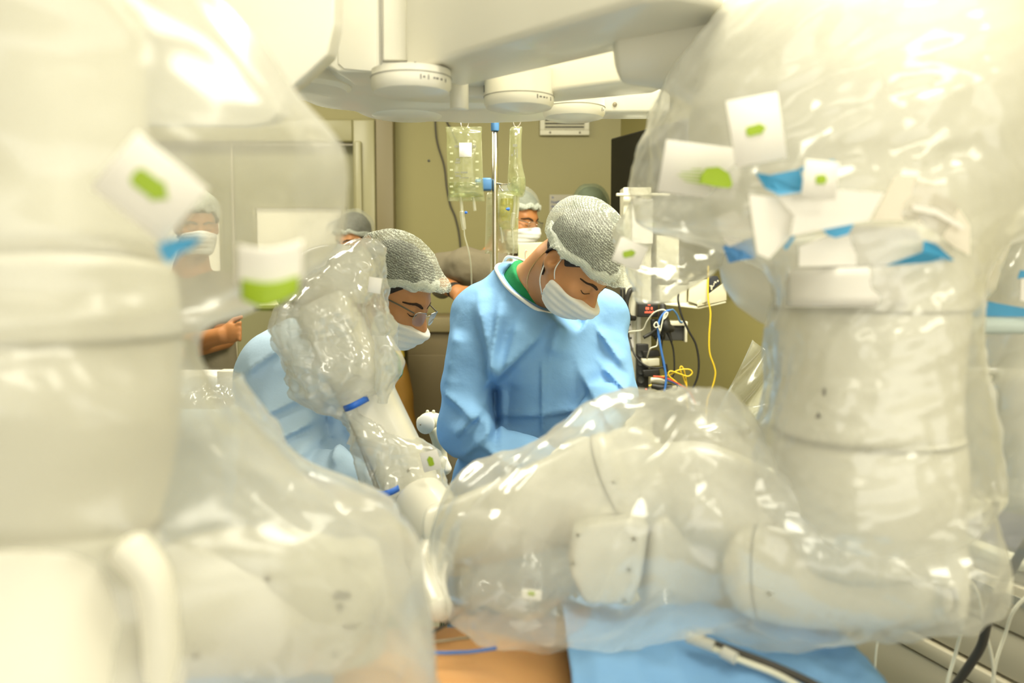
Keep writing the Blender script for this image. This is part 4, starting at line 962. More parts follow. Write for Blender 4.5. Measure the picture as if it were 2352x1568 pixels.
nl = prism_me('near_link', pts([(300, -190, 1.36), (772, -190, 1.36), (768, 60, 1.36), (752, 128, 1.36), (700, 176, 1.36), (655, 214, 1.36), (640, 262, 1.36), (612, 286, 1.36), (560, 293, 1.36), (330, 290, 1.36), (300, 270, 1.36)]), (0, .07, .01), .006, 3)
part('link_beam', nl, M_rob, boom)
# housing above the platform
hs = part('column_housing', prism_me('housing', pts([(640, -170, 1.62), (935, -170, 1.62), (935, 166, 1.62), (775, 166, 1.62), (735, 140, 1.62), (640, 120, 1.62)]), (0, .28, .02), .006), M_rob, boom)
part('access_panel', prism_me('panel', pts([(775, -170, 1.617), (866, -170, 1.617), (866, 150, 1.617), (858, 164, 1.617), (790, 158, 1.617), (776, 146, 1.617)]), (0, .006, 0), .0015), M_rob, hs)
part('access_panel', prism_me('panel', pts([(880, -170, 1.610), (934, -170, 1.610), (934, 138, 1.610), (880, 138, 1.610)]), (0, .016, 0), .002), M_rob, hs)
part('panel_gap', box_me('gap', at(873, -20, 1.6185), (.004, .003, .26)), mat('grey_joint_line', (.42, .41, .35), .6), hs)
part('panel_gap', box_me('gap', at(907, 141, 1.6185), (.043, .003, .003)), mat('grey_joint_line', (.42, .41, .35), .6), hs)

# ---- arms
def mark_tri(px, py, Y, s, T, up=True):
    k = s * m_per_px(Y); c = at(px, py, Y)
    sgn = 1 if up else -1
    part('printed_arrow', prism_me('arrow', [c + Vector((-k, 0, -k * sgn)), c + Vector((k, 0, -k * sgn)), c + Vector((0, 0, k * sgn))], (0, .002, 0)), M_print, T)
# near left arm
A1 = thing('surgical_manipulator', 'robot arm column hanging closest to the camera along the left edge', 'robot arm', at(120, 1500, .66), 'robot arms')
tubep('upper_shell', [(60, -160, .70), (70, 120, .70), (95, 420, .69), (110, 600, .68)], [240, 240, 235, 250], M_rob, A1, dome=.2)
tubep('lower_shell', [(112, 640, .68), (118, 780, .675), (115, 1000, .67), (100, 1190, .66)], [275, 285, 280, 255], M_rob, A1, dome=.2)
ring_seam(A1, at(118, 770, .675), (0, 0, 1), 286 * m_per_px(.675), .0022)
tubep('wrist_shell', [(90, 1240, .655), (90, 1400, .65), (95, 1600, .64), (95, 1760, .63)], [265, 300, 325, 310], M_rob, A1, dome=.3)
ring_seam(A1, at(92, 1222, .658), (0, 0, 1), 262 * m_per_px(.658), .0024)
tubep('elbow_shell', [(330, 1420, .84), (520, 1380, .90), (700, 1385, .94), (800, 1410, .95)], [150, 170, 165, 140], M_rob, A1, dome=.5)
tubep('finger_link', [(300, 1260, .60), (350, 1330, .60), (370, 1460, .60), (372, 1620, .60)], [50, 46, 44, 46], M_rob, A1, dome=.6)
tubep('carriage', [(755, 1270, .97), (770, 1400, .96), (775, 1505, .95)], [115, 120, 110], M_rob, A1, dome=.25, power=3.2)
mark_tri(778, 1400, .885, 12, A1, False); part('printed_bar', box_me('bar', at(786, 1368, .885), (.016, .002, .008)), M_print, A1)
part('printed_bar', box_me('bar', at(800, 1440, .885), (.018, .002, .004)), M_screw, A1)
dot(770, 1503, .885, .0026, A1); dot(615, 1328, .80, .0032, A1); dot(452, 1505, .76, .003, A1)
# slim arm in the middle distance
A2 = thing('surgical_manipulator', 'slim white robot arm slanting down between the two surgeons with blue straps', 'robot arm', at(1000, 1180, 1.72), 'robot arms')
tubep('shaft', [(742, 700, 1.82), (800, 820, 1.80), (870, 960, 1.76), (945, 1110, 1.72), (1010, 1230, 1.66)], [66, 66, 62, 62, 60], M_rob, A2, power=3.0, dome=.15)
tubep('upper_shell', [(668, 690, 1.86), (740, 640, 1.86), (830, 630, 1.86)], [50, 74, 66], M_rob, A2, dome=.5, power=2.6)
tubep('instrument_rail', [(672, 690, 1.79), (738, 812, 1.765), (800, 950, 1.735), (868, 1125, 1.70)], [5.5, 6, 6, 6], mat('grey_rail', (.27, .27, .25), .35, metal=.5), A2, n=8, dome=0)
for t in (.18, .32, .46, .60, .74):
    p = at(672, 690, 1.79).lerp(at(868, 1125, 1.70), t); part('rail_block', box_me('block', p + Vector((-.006, -.004, 0)), (.012, .008, .020), Matrix.Rotation(.4, 3, 'Y')), mat('pale_block', (.6, .6, .55), .4), A2)
tubep('wrist', [(965, 1150, 1.66), (1010, 1215, 1.60), (1050, 1270, 1.52)], [66, 70, 60], M_rob, A2, dome=.4)
def strap(px, py, Y, ang, L, wd, T):
    c = at(px, py, Y); k = m_per_px(Y); e1 = Vector((math.cos(ang), 0, math.sin(ang))); e2 = Vector((-math.sin(ang), 0, math.cos(ang)))
    G = np.array([[tuple(c + e1 * (t * L * k) + e2 * (s * wd * k) + Vector((0, .035 * (2 * t) ** 2 * L / 66 * .8, 0))) for t in np.linspace(-.5, .5, 13)] for s in (-.5, .5)])
    return solidify(part('blue_strap', sheet_me('strap', G), M_strap, T), .0012)
strap(812, 931, 1.676, math.radians(25), 62, 15, A2); strap(888, 1133, 1.615, math.radians(14), 52, 15, A2)
dot(938, 1080, 1.675, .0028, A2)
# centre arm lying across the picture
A3 = thing('surgical_manipulator', 'robot arm lying level in the middle with a screwed side plate under clear film', 'robot arm', at(1400, 1400, 1.2), 'robot arms')
tubep('upper_tube', [(1010, 1232, 1.32), (1120, 1205, 1.30), (1280, 1150, 1.28), (1420, 1095, 1.26)], [76, 88, 104, 112], M_rob, A3, dome=.3)
tubep('drum', [(1440, 1048, 1.30), (1452, 1090, 1.28), (1468, 1150, 1.24)], [84, 96, 92], M_rob, A3, dome=.75)
ring_seam(A3, at(1405, 1102, 1.262), at(1420, 1095, 1.26) - at(1280, 1150, 1.28), 112.5 * m_per_px(1.262), .0014)
tubep('side_shell', [(1490, 1110, 1.28), (1600, 1130, 1.25), (1720, 1190, 1.20), (1800, 1230, 1.15)], [90, 118, 120, 100], M_rob, A3, dome=.4)
sp = poly_part('side_plate', [(1318, 1225, 1.17), (1350, 1205, 1.17), (1470, 1190, 1.17), (1494, 1205, 1.17), (1474, 1340, 1.17), (1450, 1392, 1.17), (1345, 1390, 1.17), (1310, 1320, 1.17)], (0, .12, 0), M_rob, A3, .010)
poly_part('rear_plate', [(1500, 1190, 1.20), (1690, 1170, 1.20), (1720, 1400, 1.20), (1480, 1420, 1.20)], (0, .10, 0), M_rob, A3, .014)
for px, py in ((1327, 1228), (1468, 1163), (1456, 1237), (1316, 1293), (1445, 1308), (1322, 1368), (1434, 1378)): dot(px, py, 1.167, .0027, A3)
dot(1409, 1107, 1.135, .0022, A3)
tubep('lower_link', [(1010, 1260, 1.30), (985, 1330, 1.22), (1010, 1400, 1.12)], [52, 44, 30], M_rob, A3, dome=.4)
# near right arm
YS = 1.25
A4 = thing('surgical_manipulator', 'thick robot arm column at right wrapped with white and blue tape', 'robot arm', at(2000, 1400, .85), 'robot arms')
tubep('shoulder_dome', [(1960, 620, .98), (1965, 420, 1.0), (1965, 240, 1.0), (1955, 120, 1.0)], [300, 360, 370, 345], M_rob, A4, dome=.55, n=48)
tubep('shoulder_link', [(1440, 120, 1.12), (1560, 110, 1.10), (1750, 140, 1.06), (1950, 200, 1.03)], [70, 105, 165, 215], M_rob, A4, dome=.4)
tubep('forearm_shell', [(2005, 560, .86), (2000, 700, .86), (1990, 860, .86), (1990, 985, .86)], [212, 210, 205, 205], M_rob, A4, dome=.12, n=48)
ring_seam(A4, at(2000, 708, .86), (0, 0, 1), 211 * m_per_px(.86), .0018)
tubep('wrist_shell', [(1992, 1005, .86), (1995, 1080, .86), (2000, 1180, .86), (2010, 1260, .86)], [208, 212, 205, 190], M_rob, A4, dome=.3, n=48)
ring_seam(A4, at(1990, 996, .86), (.02, .0, 1), 208 * m_per_px(.86), .0022)
tubep('elbow_drum', [(1745, 1312, .90), (1830, 1316, .885), (2000, 1320, .86), (2110, 1318, .84)], [112, 124, 128, 122], M_rob, A4, dome=.75, n=44)
ring_seam(A4, at(1745, 1312, .90), at(1830, 1316, .885) - at(1745, 1312, .90), 113 * m_per_px(.90), .0014)
tubep('end_cap', [(2172, 1110, .80), (2175, 1230, .80), (2178, 1340, .80), (2178, 1400, .80)], [34, 42, 46, 42], M_rob, A4, dome=.8)
part('end_cap_socket', tube_me('socket', [at(2182 + 17 * math.cos(a), 1382 + 34 * math.sin(a), .781) for a in np.linspace(0, 2 * PI, 33)], .0028, 8, 65), M_rob2, A4)
mark_tri(1880, 953, .775, 7, A4); part('printed_bar', box_me('bar', at(1893, 900, .772), (.003, .002, .008)), M_print, A4)
dot(1765, 1363, .845, .0022, A4)
# far right arm
YS = 1.17
A5 = thing('surgical_manipulator', 'robot arm cut by the right edge behind the thick taped arm', 'robot arm', at(2340, 1200, 1.15), 'robot arms')
tubep('upper_shell', [(2375, 330, 1.20), (2385, 520, 1.20), (2390, 690, 1.20)], [150, 150, 150], M_rob, A5, dome=.5)
tubep('forearm_shell', [(2390, 740, 1.19), (2390, 800, 1.19), (2388, 850, 1.19)], [170, 172, 172], M_rob, A5, dome=.1)
tubep('wrist_shell', [(2388, 866, 1.18), (2385, 980, 1.18), (2375, 1120, 1.18)], [178, 180, 150], M_rob, A5, dome=.4)
ring_seam(A5, at(2389, 858, 1.185), (0, 0, 1), 178 * m_per_px(1.185), .002)
mark_tri(2266, 856, 1.075, 8, A5)

YS = 1.0
# ---- plastic drapes
FINE = .30
def crumple(V, Nn, amp, scale, seed, pleat=0.0, pscale=60, big=1.0):
    d = amp * (.35 * vnoise(V, scale * .45, seed) + 1.1 * creases(V, scale, seed + 3, 6) + FINE * creases(V, scale * 2.6, seed + 17, 6) + 1.5 * big * creases(V, scale * .38, seed + 43, 4))
    if pleat: d = d + pleat * np.sin(V[:, 0] * pscale + 2.5 * vnoise(V, scale * .4, seed + 7))
    return V + Nn * d[:, None]
def drape(name, rows, T, m, amp=.02, scale=7, seed=1, n=110, k=130, horiz=False, closed=0.0):
    """loose tube of film. rows: (y, x_left, x_right, Y, depth radius), or (x, y_top, y_bottom, Y, depth radius) when horiz"""
    R = catmull(np.array(rows, float), k); V = []; C = []
    u = np.linspace(0, 2 * PI, n, endpoint=False)
    for (s, a, b, Y, ry) in R:
        if not horiz: c = np.array(at((a + b) / 2, s, Y)); hw = abs(b - a) / 2 * m_per_px(Y); V.append(c + np.column_stack([hw * np.cos(u), ry * YS * np.sin(u), 0 * u]))
        else: c = np.array(at(s, (a + b) / 2, Y)); hw = abs(b - a) / 2 * m_per_px(Y); V.append(c + np.column_stack([0 * u, ry * YS * np.sin(u), hw * np.cos(u)]))
        C.append(np.repeat(c[None], n, 0))
    V = np.vstack(V); C = np.vstack(C); Nn = V - C; Nn /= np.linalg.norm(Nn, axis=1)[:, None] + 1e-9
    V = crumple(V, Nn, amp, scale, seed)
    i = np.arange(k - 1)[:, None]; j = np.arange(n)[None, :]; j2 = (j + 1) % n
    F = np.stack([i * n + j, i * n + j2, (i + 1) * n + j2, (i + 1) * n + j], -1).reshape(-1, 4)
    return part(name, npmesh(name, V, F), m, T)
def card(px, py, Y, w, h, ang, T, arrow=None, tilt=0.0, name='tag_card', acol=None, yaw=0.0):
    k = m_per_px(Y); c = at(px, py, Y); R = Matrix.Rotation(yaw, 3, 'Z') @ Matrix.Rotation(tilt, 3, 'X') @ Matrix.Rotation(-ang, 3, 'Y')
    cd = part(name, box_me(name, c, (w * k, .0012, h * k), R, bev=.0004, seg=1), M_card, T)
    if arrow:
        ax, ay, aw, ah, aa = arrow
        R2 = R @ Matrix.Rotation(-aa, 3, 'Y'); o = c + R @ Vector((ax * k, -.0012, -ay * k))
        L, B = aw * k / 2, ah * k / 2
        prof = [(-L, -B * .55), (-L * .8, -B), (L * .35, -B), (L * .35, -B * 1.25), (L, 0), (L * .35, B * 1.25), (L * .35, B), (-L * .8, B), (-L, B * .55)]
        part('green_arrow', prism_me('arrow', [o + R2 @ Vector((x, 0, z)) for x, z in prof], R2 @ Vector((0, -.0008, 0))), acol or M_lime, cd)
    return cd
def tape(lst, T, m=None, name='blue_tape', th=.0014): return part(name, prism_me(name, pts(lst), (0, th, 0)), m or M_tape, T)

# near left drape
D1 = thing('arm_drape', 'clear plastic drape bagging round the closest arm at the left edge', 'plastic drape', at(300, 1500, .70), 'clear plastic arm drapes')
drape('film', [(-120, -330, 400, .70, .150), (0, -330, 490, .70, .150), (110, -330, 580, .71, .150), (210, -330, 655, .72, .150), (300, -330, 718, .72, .150), (400, -330, 742, .72, .150), (500, -330, 744, .72, .150), (590, -330, 722, .72, .150), (660, -330, 660, .72, .150),
               (715, -320, 560, .70, .150), (755, -300, 450, .69, .148), (800, -300, 430, .68, .148), (880, -300, 475, .68, .150), (960, -300, 560, .70, .152), (1050, -300, 640, .72, .155), (1130, -300, 760, .74, .165), (1180, -300, 900, .76, .175), (1260, -300, 965, .77, .180), (1380, -300, 985, .77, .185), (1500, -300, 1005, .77, .185), (1640, -300, 1030, .77, .180)],
      D1, M_drapeN, amp=.022, scale=5.5, seed=3, k=150)
drape('inner_film', [(860, 395, 540, .95, .06), (980, 300, 640, .97, .09), (1080, 250, 730, .97, .11), (1150, 250, 890, .97, .12), (1230, 250, 945, .97, .12), (1350, 260, 965, .97, .12), (1500, 280, 990, .97, .12), (1640, 300, 1010, .96, .12)], D1, M_drape, amp=.028, scale=7, seed=5, k=80)
card(345, 432, .555, 200, 165, math.radians(-40), D1, (0, -5, 92, 44, math.radians(3)), yaw=.1)
G = []
for s in np.linspace(0, 1, 8):                      # big green print, curved round the bag
    G.append([tuple(at(555 + 130 * t, 640 + 32 * math.sin(t * PI) * .4 + s * (58 - 30 * abs(t - .4)) - 8 * t, .605 - .006 * math.sin(PI * t))) for t in np.linspace(0, 1, 14)])
solidify(part('green_print', sheet_me('print', np.array(G)), M_lime, D1), .0012)
G = []
for s in np.linspace(0, 1, 8): G.append([tuple(at(545 + 150 * t, 560 + s * 92 - 10 * t + 14 * math.sin(t * PI), .610 - .006 * math.sin(PI * t))) for t in np.linspace(0, 1, 14)])
solidify(part('tag_card', sheet_me('card', np.array(G)), M_card, D1), .0012)
tape([(362, 562, .552), (400, 548, .552), (468, 542, .556), (440, 570, .556), (412, 582, .552), (388, 608, .552), (372, 590, .552)], D1)
# slim arm drape, strongly crinkled
D2 = thing('arm_drape', 'crinkled shiny drape bunched round the slim arm in front of the leaning surgeon', 'plastic drape', at(850, 1180, 1.72), 'clear plastic arm drapes')
drape('film', [(548, 800, 868, 1.86, .03), (590, 745, 888, 1.85, .07), (640, 690, 892, 1.84, .10), (690, 642, 885, 1.82, .12), (740, 634, 890, 1.80, .125), (800, 640, 908, 1.79, .12), (850, 650, 912, 1.78, .115), (890, 680, 900, 1.77, .10), (930, 708, 872, 1.76, .068), (965, 782, 898, 1.75, .060), (1010, 806, 972, 1.74, .064), (1060, 812, 1012, 1.73, .066), (1110, 828, 1034, 1.71, .066), (1160, 872, 1052, 1.69, .066), (1215, 930, 1065, 1.66, .066)],
      D2, M_crump, amp=.021, scale=15, seed=8, n=150, k=190)
drape('flap', [(700, 632, 760, 1.74, .03), (760, 628, 800, 1.73, .04), (830, 645, 830, 1.72, .045), (890, 680, 800, 1.72, .035), (935, 715, 742, 1.72, .012)], D2, M_crump, amp=.026, scale=17, seed=12, n=110, k=110)
drape('flap', [(770, 850, 900, 1.70, .02), (800, 858, 916, 1.70, .035), (840, 860, 920, 1.70, .035), (880, 850, 905, 1.70, .03), (925, 868, 894, 1.70, .012)], D2, M_crump, amp=.016, scale=16, seed=14, n=80, k=70)
card(861, 655, 1.70, 30, 36, math.radians(-8), D2)
card(989, 1058, 1.60, 42, 46, math.radians(14), D2, (0, 0, 24, 13, math.radians(92)))
# centre drape
D3 = thing('arm_drape', 'long clear drape over the level arm across the middle of the picture', 'plastic drape', at(1500, 1400, 1.1), 'clear plastic arm drapes')
drape('film', [(985, 1215, 1330, 1.28, .03), (1010, 1150, 1420, 1.26, .09), (1060, 1090, 1462, 1.22, .14), (1130, 1048, 1500, 1.20, .16), (1230, 995, 1508, 1.18, .17), (1350, 945, 1492, 1.16, .18), (1460, 920, 1470, 1.14, .18), (1560, 912, 1452, 1.11, .18), (1660, 930, 1446, 1.14, .18), (1760, 1010, 1444, 1.13, .18), (1860, 1070, 1446, 1.12, .18), (1980, 1110, 1440, 1.10, .17), (2090, 1110, 1438, 1.08, .15), (2190, 1090, 1435, 1.07, .12), (2228, 1130, 1400, 1.06, .06)],
      D3, M_drape, amp=.026, scale=7.5, seed=19, n=190, k=260, horiz=True)
card(1221, 1365, 1.10, 48, 24, math.radians(-6), D3, (0, -2, 18, 10, 0), tilt=-.6)
drape('inner_film', [(1060, 1250, 1400, 1.30, .05), (1150, 1215, 1405, 1.28, .08), (1250, 1210, 1410, 1.27, .08), (1330, 1230, 1380, 1.26, .05)], D3, M_crump, amp=.03, scale=13, seed=23, n=100, k=90, horiz=True)
# near right drape
YS = 1.25
D4 = thing('arm_drape', 'clear drape with green arrow tags round the thick taped arm at right', 'plastic drape', at(2000, 1200, .9), 'clear plastic arm drapes')
drape('film', [(-120, 1790, 2100, .98, .16), (0, 1700, 2215, .98, .19), (90, 1620, 2315, .98, .20), (170, 1565, 2360, .98, .20), (235, 1530, 2390, .98, .20), (310, 1500, 2440, .97, .195), (390, 1482, 2440, .96, .19), (460, 1478, 2440, .94, .18), (520, 1484, 2380, .92, .16), (570, 1640, 2290, .90, .14), (620, 1745, 2240, .88, .125), (690, 1790, 2225, .87, .12), (760, 1786, 2215, .86, .118), (850, 1775, 2225, .86, .118), (950, 1762, 2245, .86, .122), (1040, 1750, 2262, .86, .125), (1120, 1735, 2262, .86, .125), (1190, 1760, 2240, .86, .12)],
      D4, M_drape, amp=.020, scale=9, seed=29, n=220, k=260)
drape('flap', [(455, 1445, 1640, 1.06, .05), (500, 1412, 1720, 1.05, .07), (550, 1406, 1736, 1.04, .08), (600, 1432, 1662, 1.03, .065), (640, 1460, 1590, 1.02, .045), (680, 1486, 1522, 1.02, .018), (696, 1497, 1505, 1.02, .005)], D4, M_drape, amp=.022, scale=11, seed=33, n=150, k=150)
card(1738, 298, .76, 118, 150, math.radians(10), D4, (-2, 0, 46, 22, math.radians(4)))
c2 = card(1610, 392, .825, 180, 118, math.radians(-7), D4, None, tilt=.25)
k9 = .812
prof = [(1608, 404), (1622, 386), (1650, 383), (1674, 398), (1682, 422), (1676, 432), (1640, 428), (1606, 420)]
part('green_print', prism_me('print', [at(x, y, k9) for x, y in prof], (0, -.0008, 0)), M_lime, c2)
for i in range(5): part('green_streak', prism_me('streak', [at(1612, 388 + i * 8, k9), at(1612, 391 + i * 8, k9), at(1556 + abs(i - 2) * 8 + (16 if i == 0 else 0), 390 + i * 6.5, k9), at(1556 + abs(i - 2) * 8 + (16 if i == 0 else 0), 388.5 + i * 6.5, k9)], (0, -.0008, 0)), M_lime, c2)
card(1884, 412, .735, 78, 84, math.radians(-6), D4, (2, 0, 26, 20, math.radians(8)))
card(1447, 583, .955, 68, 58, math.radians(-22), D4, (-2, 0, 30, 15, math.radians(34)))
tape([(1735, 396, .76), (1768, 402, .752), (1838, 388, .748), (1850, 440, .748), (1790, 448, .75), (1758, 432, .755)], D4)
tape([(1838, 384, .752), (1916, 366, .752), (1922, 440, .752), (1916, 440, .752), (1910, 374, .752), (1840, 394, .752)], D4)
tape([(1660, 566, .86), (1712, 548, .85), (1728, 546, .85), (1736, 592, .85), (1700, 598, .85), (1675, 604, .86)], D4, M_strap if False else mat('mid_blue_tape', (.10, .32, .70), .45))
tape([(1800, 568, .762), (1822, 540, .76), (1826, 546, .76), (1806, 574, .762)], D4)
tape([(1890, 528, .748), (1962, 514, .746), (1948, 538, .746), (1920, 546, .747), (1902, 540, .748)], D4)
tape([(2034, 610, .752), (2120, 578, .75), (2122, 552, .75), (2150, 560, .752), (2192, 598, .76)], D4)
# white tape collars round the arm
def wrap(lst_top, lst_bot, Y0, bulge, T, m, name='white_tape'):
    n = 24; a = catmull(np.array(lst_top, float), n); b = catmull(np.array(lst_bot, float), n)
    G = [[tuple(at(*(a[i] * (1 - s) + b[i] * s), Y0 - bulge * math.sin(PI * (i + .5) / n) - .006 * math.sin(PI * s))) for i in range(n)] for s in np.linspace(0, 1, 6)]
    return solidify(part(name, sheet_me(name, np.array(G)), m, T), .0012)
def curl(lst, Y0, dY, T, m, name='white_tape'):
    """flat piece of tape lifting off the arm: its points run from Y0 to Y0+dY left to right"""
    xs = [p[0] for p in lst]; a, b = min(xs), max(xs)
    return part(name, prism_me(name, [at(x, y, Y0 + dY * (x - a) / (b - a)) for x, y in lst], (0, .0016, 0)), m, T)
def band(x0, x1, yt, yb, xc, Yc, rpx, T, m, name='white_tape'):
    G = []
    for s in np.linspace(0, 1, 5):
        row = []
        for x in np.linspace(x0, x1, 30):
            h = max(0.0, 1 - ((x - xc) / rpx) ** 2) ** .5 * rpx / FPX * Yc
            row.append(tuple(at(x, (yt[0] + (yt[1] - yt[0]) * (x - x0) / (x1 - x0)) * (1 - s) + s * (yb[0] + (yb[1] - yb[0]) * (x - x0) / (x1 - x0)), Yc - h - .004)))
        G.append(row)
    return solidify(part(name, sheet_me(name, np.array(G)), m, T), .0014)
band(1806, 2198, (618, 606), (704, 702), 2003, .86, 214, D4, M_card)
curl([(1836, 566), (1966, 518), (2104, 524), (2126, 568), (2038, 609), (1836, 612)], .772, .0, D4, M_card)
curl([(1785, 451), (1927, 435), (2031, 443), (1996, 506), (1816, 542), (1824, 495)], .752, -.006, D4, M_card)
curl([(1721, 447), (1786, 453), (1824, 491), (1813, 544), (1767, 594), (1740, 583), (1728, 506)], .752, .014, D4, M_card)
curl([(1644, 500), (1683, 483), (1725, 506), (1728, 544), (1675, 567), (1655, 540)], .840, -.02, D4, M_card)
bt = mat('beige_tape', (.80, .74, .62), .5)
curl([(2058, 403), (2110, 404), (2195, 468), (2228, 518), (2228, 586), (2192, 567), (2130, 518), (2104, 506), (2004, 506)], .752, .012, D4, bt)
curl([(2098, 470), (2150, 478), (2215, 520), (2212, 528), (2150, 494), (2096, 482)], .748, .010, D4, M_card)
YS = 1.17
# far right drape
D5 = thing('arm_drape', 'clear drape with blue tape on the arm cut by the right edge', 'plastic drape', at(2300, 1250, 1.15), 'clear plastic arm drapes')
drape('film', [(300, 2190, 2560, 1.20, .12), (450, 2195, 2570, 1.20, .13), (600, 2200, 2570, 1.20, .13), (760, 2200, 2570, 1.19, .13), (900, 2208, 2570, 1.18, .13), (1050, 2215, 2570, 1.17, .13), (1150, 2222, 2560, 1.16, .12), (1230, 2225, 2540, 1.15, .10), (1320, 2228, 2420, 1.14, .04)], D5, M_drape, amp=.022, scale=8, seed=41, n=150, k=170)
tape([(2208, 742, 1.045), (2210, 690, 1.045), (2236, 684, 1.04), (2290, 696, 1.035), (2380, 712, 1.03), (2380, 728, 1.03), (2250, 726, 1.038), (2228, 728, 1.04)], D5)
tape([(2338, 640, 1.03), (2344, 620, 1.03), (2372, 624, 1.03), (2372, 634, 1.03)], D5)
wrap([(2210, 742), (2240, 728), (2300, 728), (2390, 730)], [(2210, 770), (2240, 768), (2300, 766), (2390, 766)], 1.045, .012, D5, mat('pale_blue_tape', (.62, .72, .70), .5), 'pale_tape')
tape([(2346, 640, 1.025), (2400, 636, 1.025), (2400, 700, 1.025), (2344, 690, 1.025)], D5, M_card, 'tag_card')
YS = 1.0
# loose sheet of clear film hanging by the right wall
D6 = thing('hanging_film', 'loose clear plastic sheet slanting behind the thick arm in front of the wall', 'plastic sheet', at(1700, 990, 2.0))
G = []
for s in np.linspace(0, 1, 30):
    xl = 1728 - 95 * s ** 1.1; yy = 780 + 190 * s
    G.append([tuple(np.array(at(xl + (1860 - xl) * t, yy + 16 * math.sin(6 * t) + 20 * t * (1 - s), 2.0 + .03 * math.sin(9 * t + 4 * s)))) for t in np.linspace(0, 1, 30)])
solidify(part('film', sheet_me('film', np.array(G)), M_loose, D6), .0006)
G = []
for s in np.linspace(0, 1, 16): G.append([tuple(at(1600 + 260 * t, 938 + (14 - 40 * t) * (1 - s) + s * (50 + 6 * math.sin(8 * t)), 1.92 + .02 * math.sin(7 * t + 3 * s))) for t in np.linspace(0, 1, 40)])
solidify(part('lower_film', sheet_me('lower', np.array(G)), M_loose, D6), .0006)
part('film_weight', tube_me('weight', pts([(1722, 1006, 1.9), (1760, 966, 1.9)]), .006, 8, 6), M_rob2, D6)
# ------------------------------------------------------------------ operating table, sheets
OT = thing('operating_table', 'padded operating table under the patient and blue sheets', 'operating table', (0, 1.12, 0))
part('mattress', box_me('mattress', (-.1, 1.12, .52), (1.9, .5, .08), bev=.02), M_black, OT)
part('pillar', box_me('pillar', (0, 1.12, .28), (.22, .22, .46), bev=.02), M_steel, OT)
part('base', box_me('base', (0, 1.12, .04), (.8, .42, .08), bev=.02), M_cart, OT)
def sheet_over(name, X0, X1, seed, label, edge=0.0, drop=.40):
    n, k = 90, 110; G = np.zeros((n, k, 3))
    for i, X in enumerate(np.linspace(X0, X1, n)):
        for j, s in enumerate(np.linspace(-1, 1, k)):
            a = s * 2.3
            if abs(a) < PI / 2: Y = 1.12 + .30 * math.sin(a); z = .76 + .222 * math.cos(a)
            else: Y = 1.12 + (.30 + .02 * (abs(a) - PI / 2)) * np.sign(a); z = .76 - drop * (abs(a) - PI / 2)
            if edge: 
                t = max(0, (X - (X1 - edge)) / edge); z -= .5 * t ** 2.2; 
            G[i, j] = (X, Y, z)
    P = G.reshape(-1, 3); amp = .014
    dz = amp * vnoise(P * (1.2, 1.4, .6), 7, seed) + .034 * creases(P * (1, 1, .5), 8, seed + 2, 5) + .012 * creases(P, 18, seed + 8, 5)
    Nn = np.column_stack([0 * dz, (P[:, 1] - 1.12) * 2.2, np.clip(P[:, 2] - .71, 0, 1) * 3 + .02]); Nn /= np.linalg.norm(Nn, axis=1)[:, None]
    P = P + Nn * np.maximum(dz + .010, -.004)[:, None]
    if edge: P[:, 0] -= .10 * np.clip((.9 - P[:, 2]) / .5, 0, 1) * np.clip((P[:, 0] - X1 + edge) / edge, 0, 1)
    o = single(name, sheet_me(name, P.reshape(n, k, 3)), M_sheet, label, 'sheet', 'blue surgical sheets'); solidify(o, .003)
    return o
sheet_over('surgical_sheet', .070, .56, 3, 'blue surgical sheet over the legs right of the bare belly', edge=.16)
sheet_over('surgical_sheet', -.95, -.205, 9, 'blue surgical sheet covering the chest left of the bare belly')
# cables and tools lying on the patient
def ztop(Y): return .76 + .222 * math.sqrt(max(0, 1 - ((Y - 1.12) / .30) ** 2))
def on_top(px, py, lift=.0):
    """where a pixel's ray meets the patient's back of belly / sheet"""
    o = Vector((0, 0, CAM_H)); r = at(px, py, 1.0) - o; t = .80
    while t < 1.4:
        p = o + r * t
        if p.z <= ztop(p.y) + lift: return p
        t += .002
    return o + r * 1.0
def lying(name, lst, rad, m, label, cat, lift, group=None, r2=None):
    P = [on_top(x, y, lift) for x, y in lst]
    return single(name, tube_me(name, P, rad if r2 is None else [rad] * len(P), 10, len(P) * 8), m, label, cat, group)
lying('blue_lead', [(960, 1496), (1010, 1499), (1050, 1498), (1085, 1496), (1140, 1488)], .0022, M_bcab, 'thin blue lead lying across the bare belly', 'lead', .004)
lying('trocar_tool', [(975, 1462), (1000, 1448), (1030, 1430), (1060, 1400)], .0022, M_gcab, 'thin dark rod slanting up from the bare belly under the drape', 'instrument', .012)
lying('grey_lead', [(980, 1476), (1020, 1471), (1060, 1466), (1100, 1462)], .0018, M_screw, 'thin grey rod lying level across the bare belly', 'instrument', .006)
lying('flat_cable', [(1600, 1462), (1640, 1478), (1700, 1500), (1780, 1530), (1860, 1566), (1960, 1620)], .0050, M_gcab, 'dark grey power cable crossing the blue sheet towards the bottom edge', 'cable', .026)
lying('flat_cable', [(1590, 1470), (1640, 1490), (1700, 1515), (1780, 1546), (1840, 1580), (1900, 1625)], .0040, M_wcab, 'cream tube running beside the dark cable on the blue sheet', 'tube', .024)
for k, (a, b) in enumerate((((1580, 1462), (1640, 1484)), ((1660, 1496), (1690, 1512)))):
    lying('cable_clip', [a, b], .0075, M_rob2, ('grey clip holding the cables where they leave the drape', 'grey clip further down the cables on the blue sheet')[k], 'clip', .028)
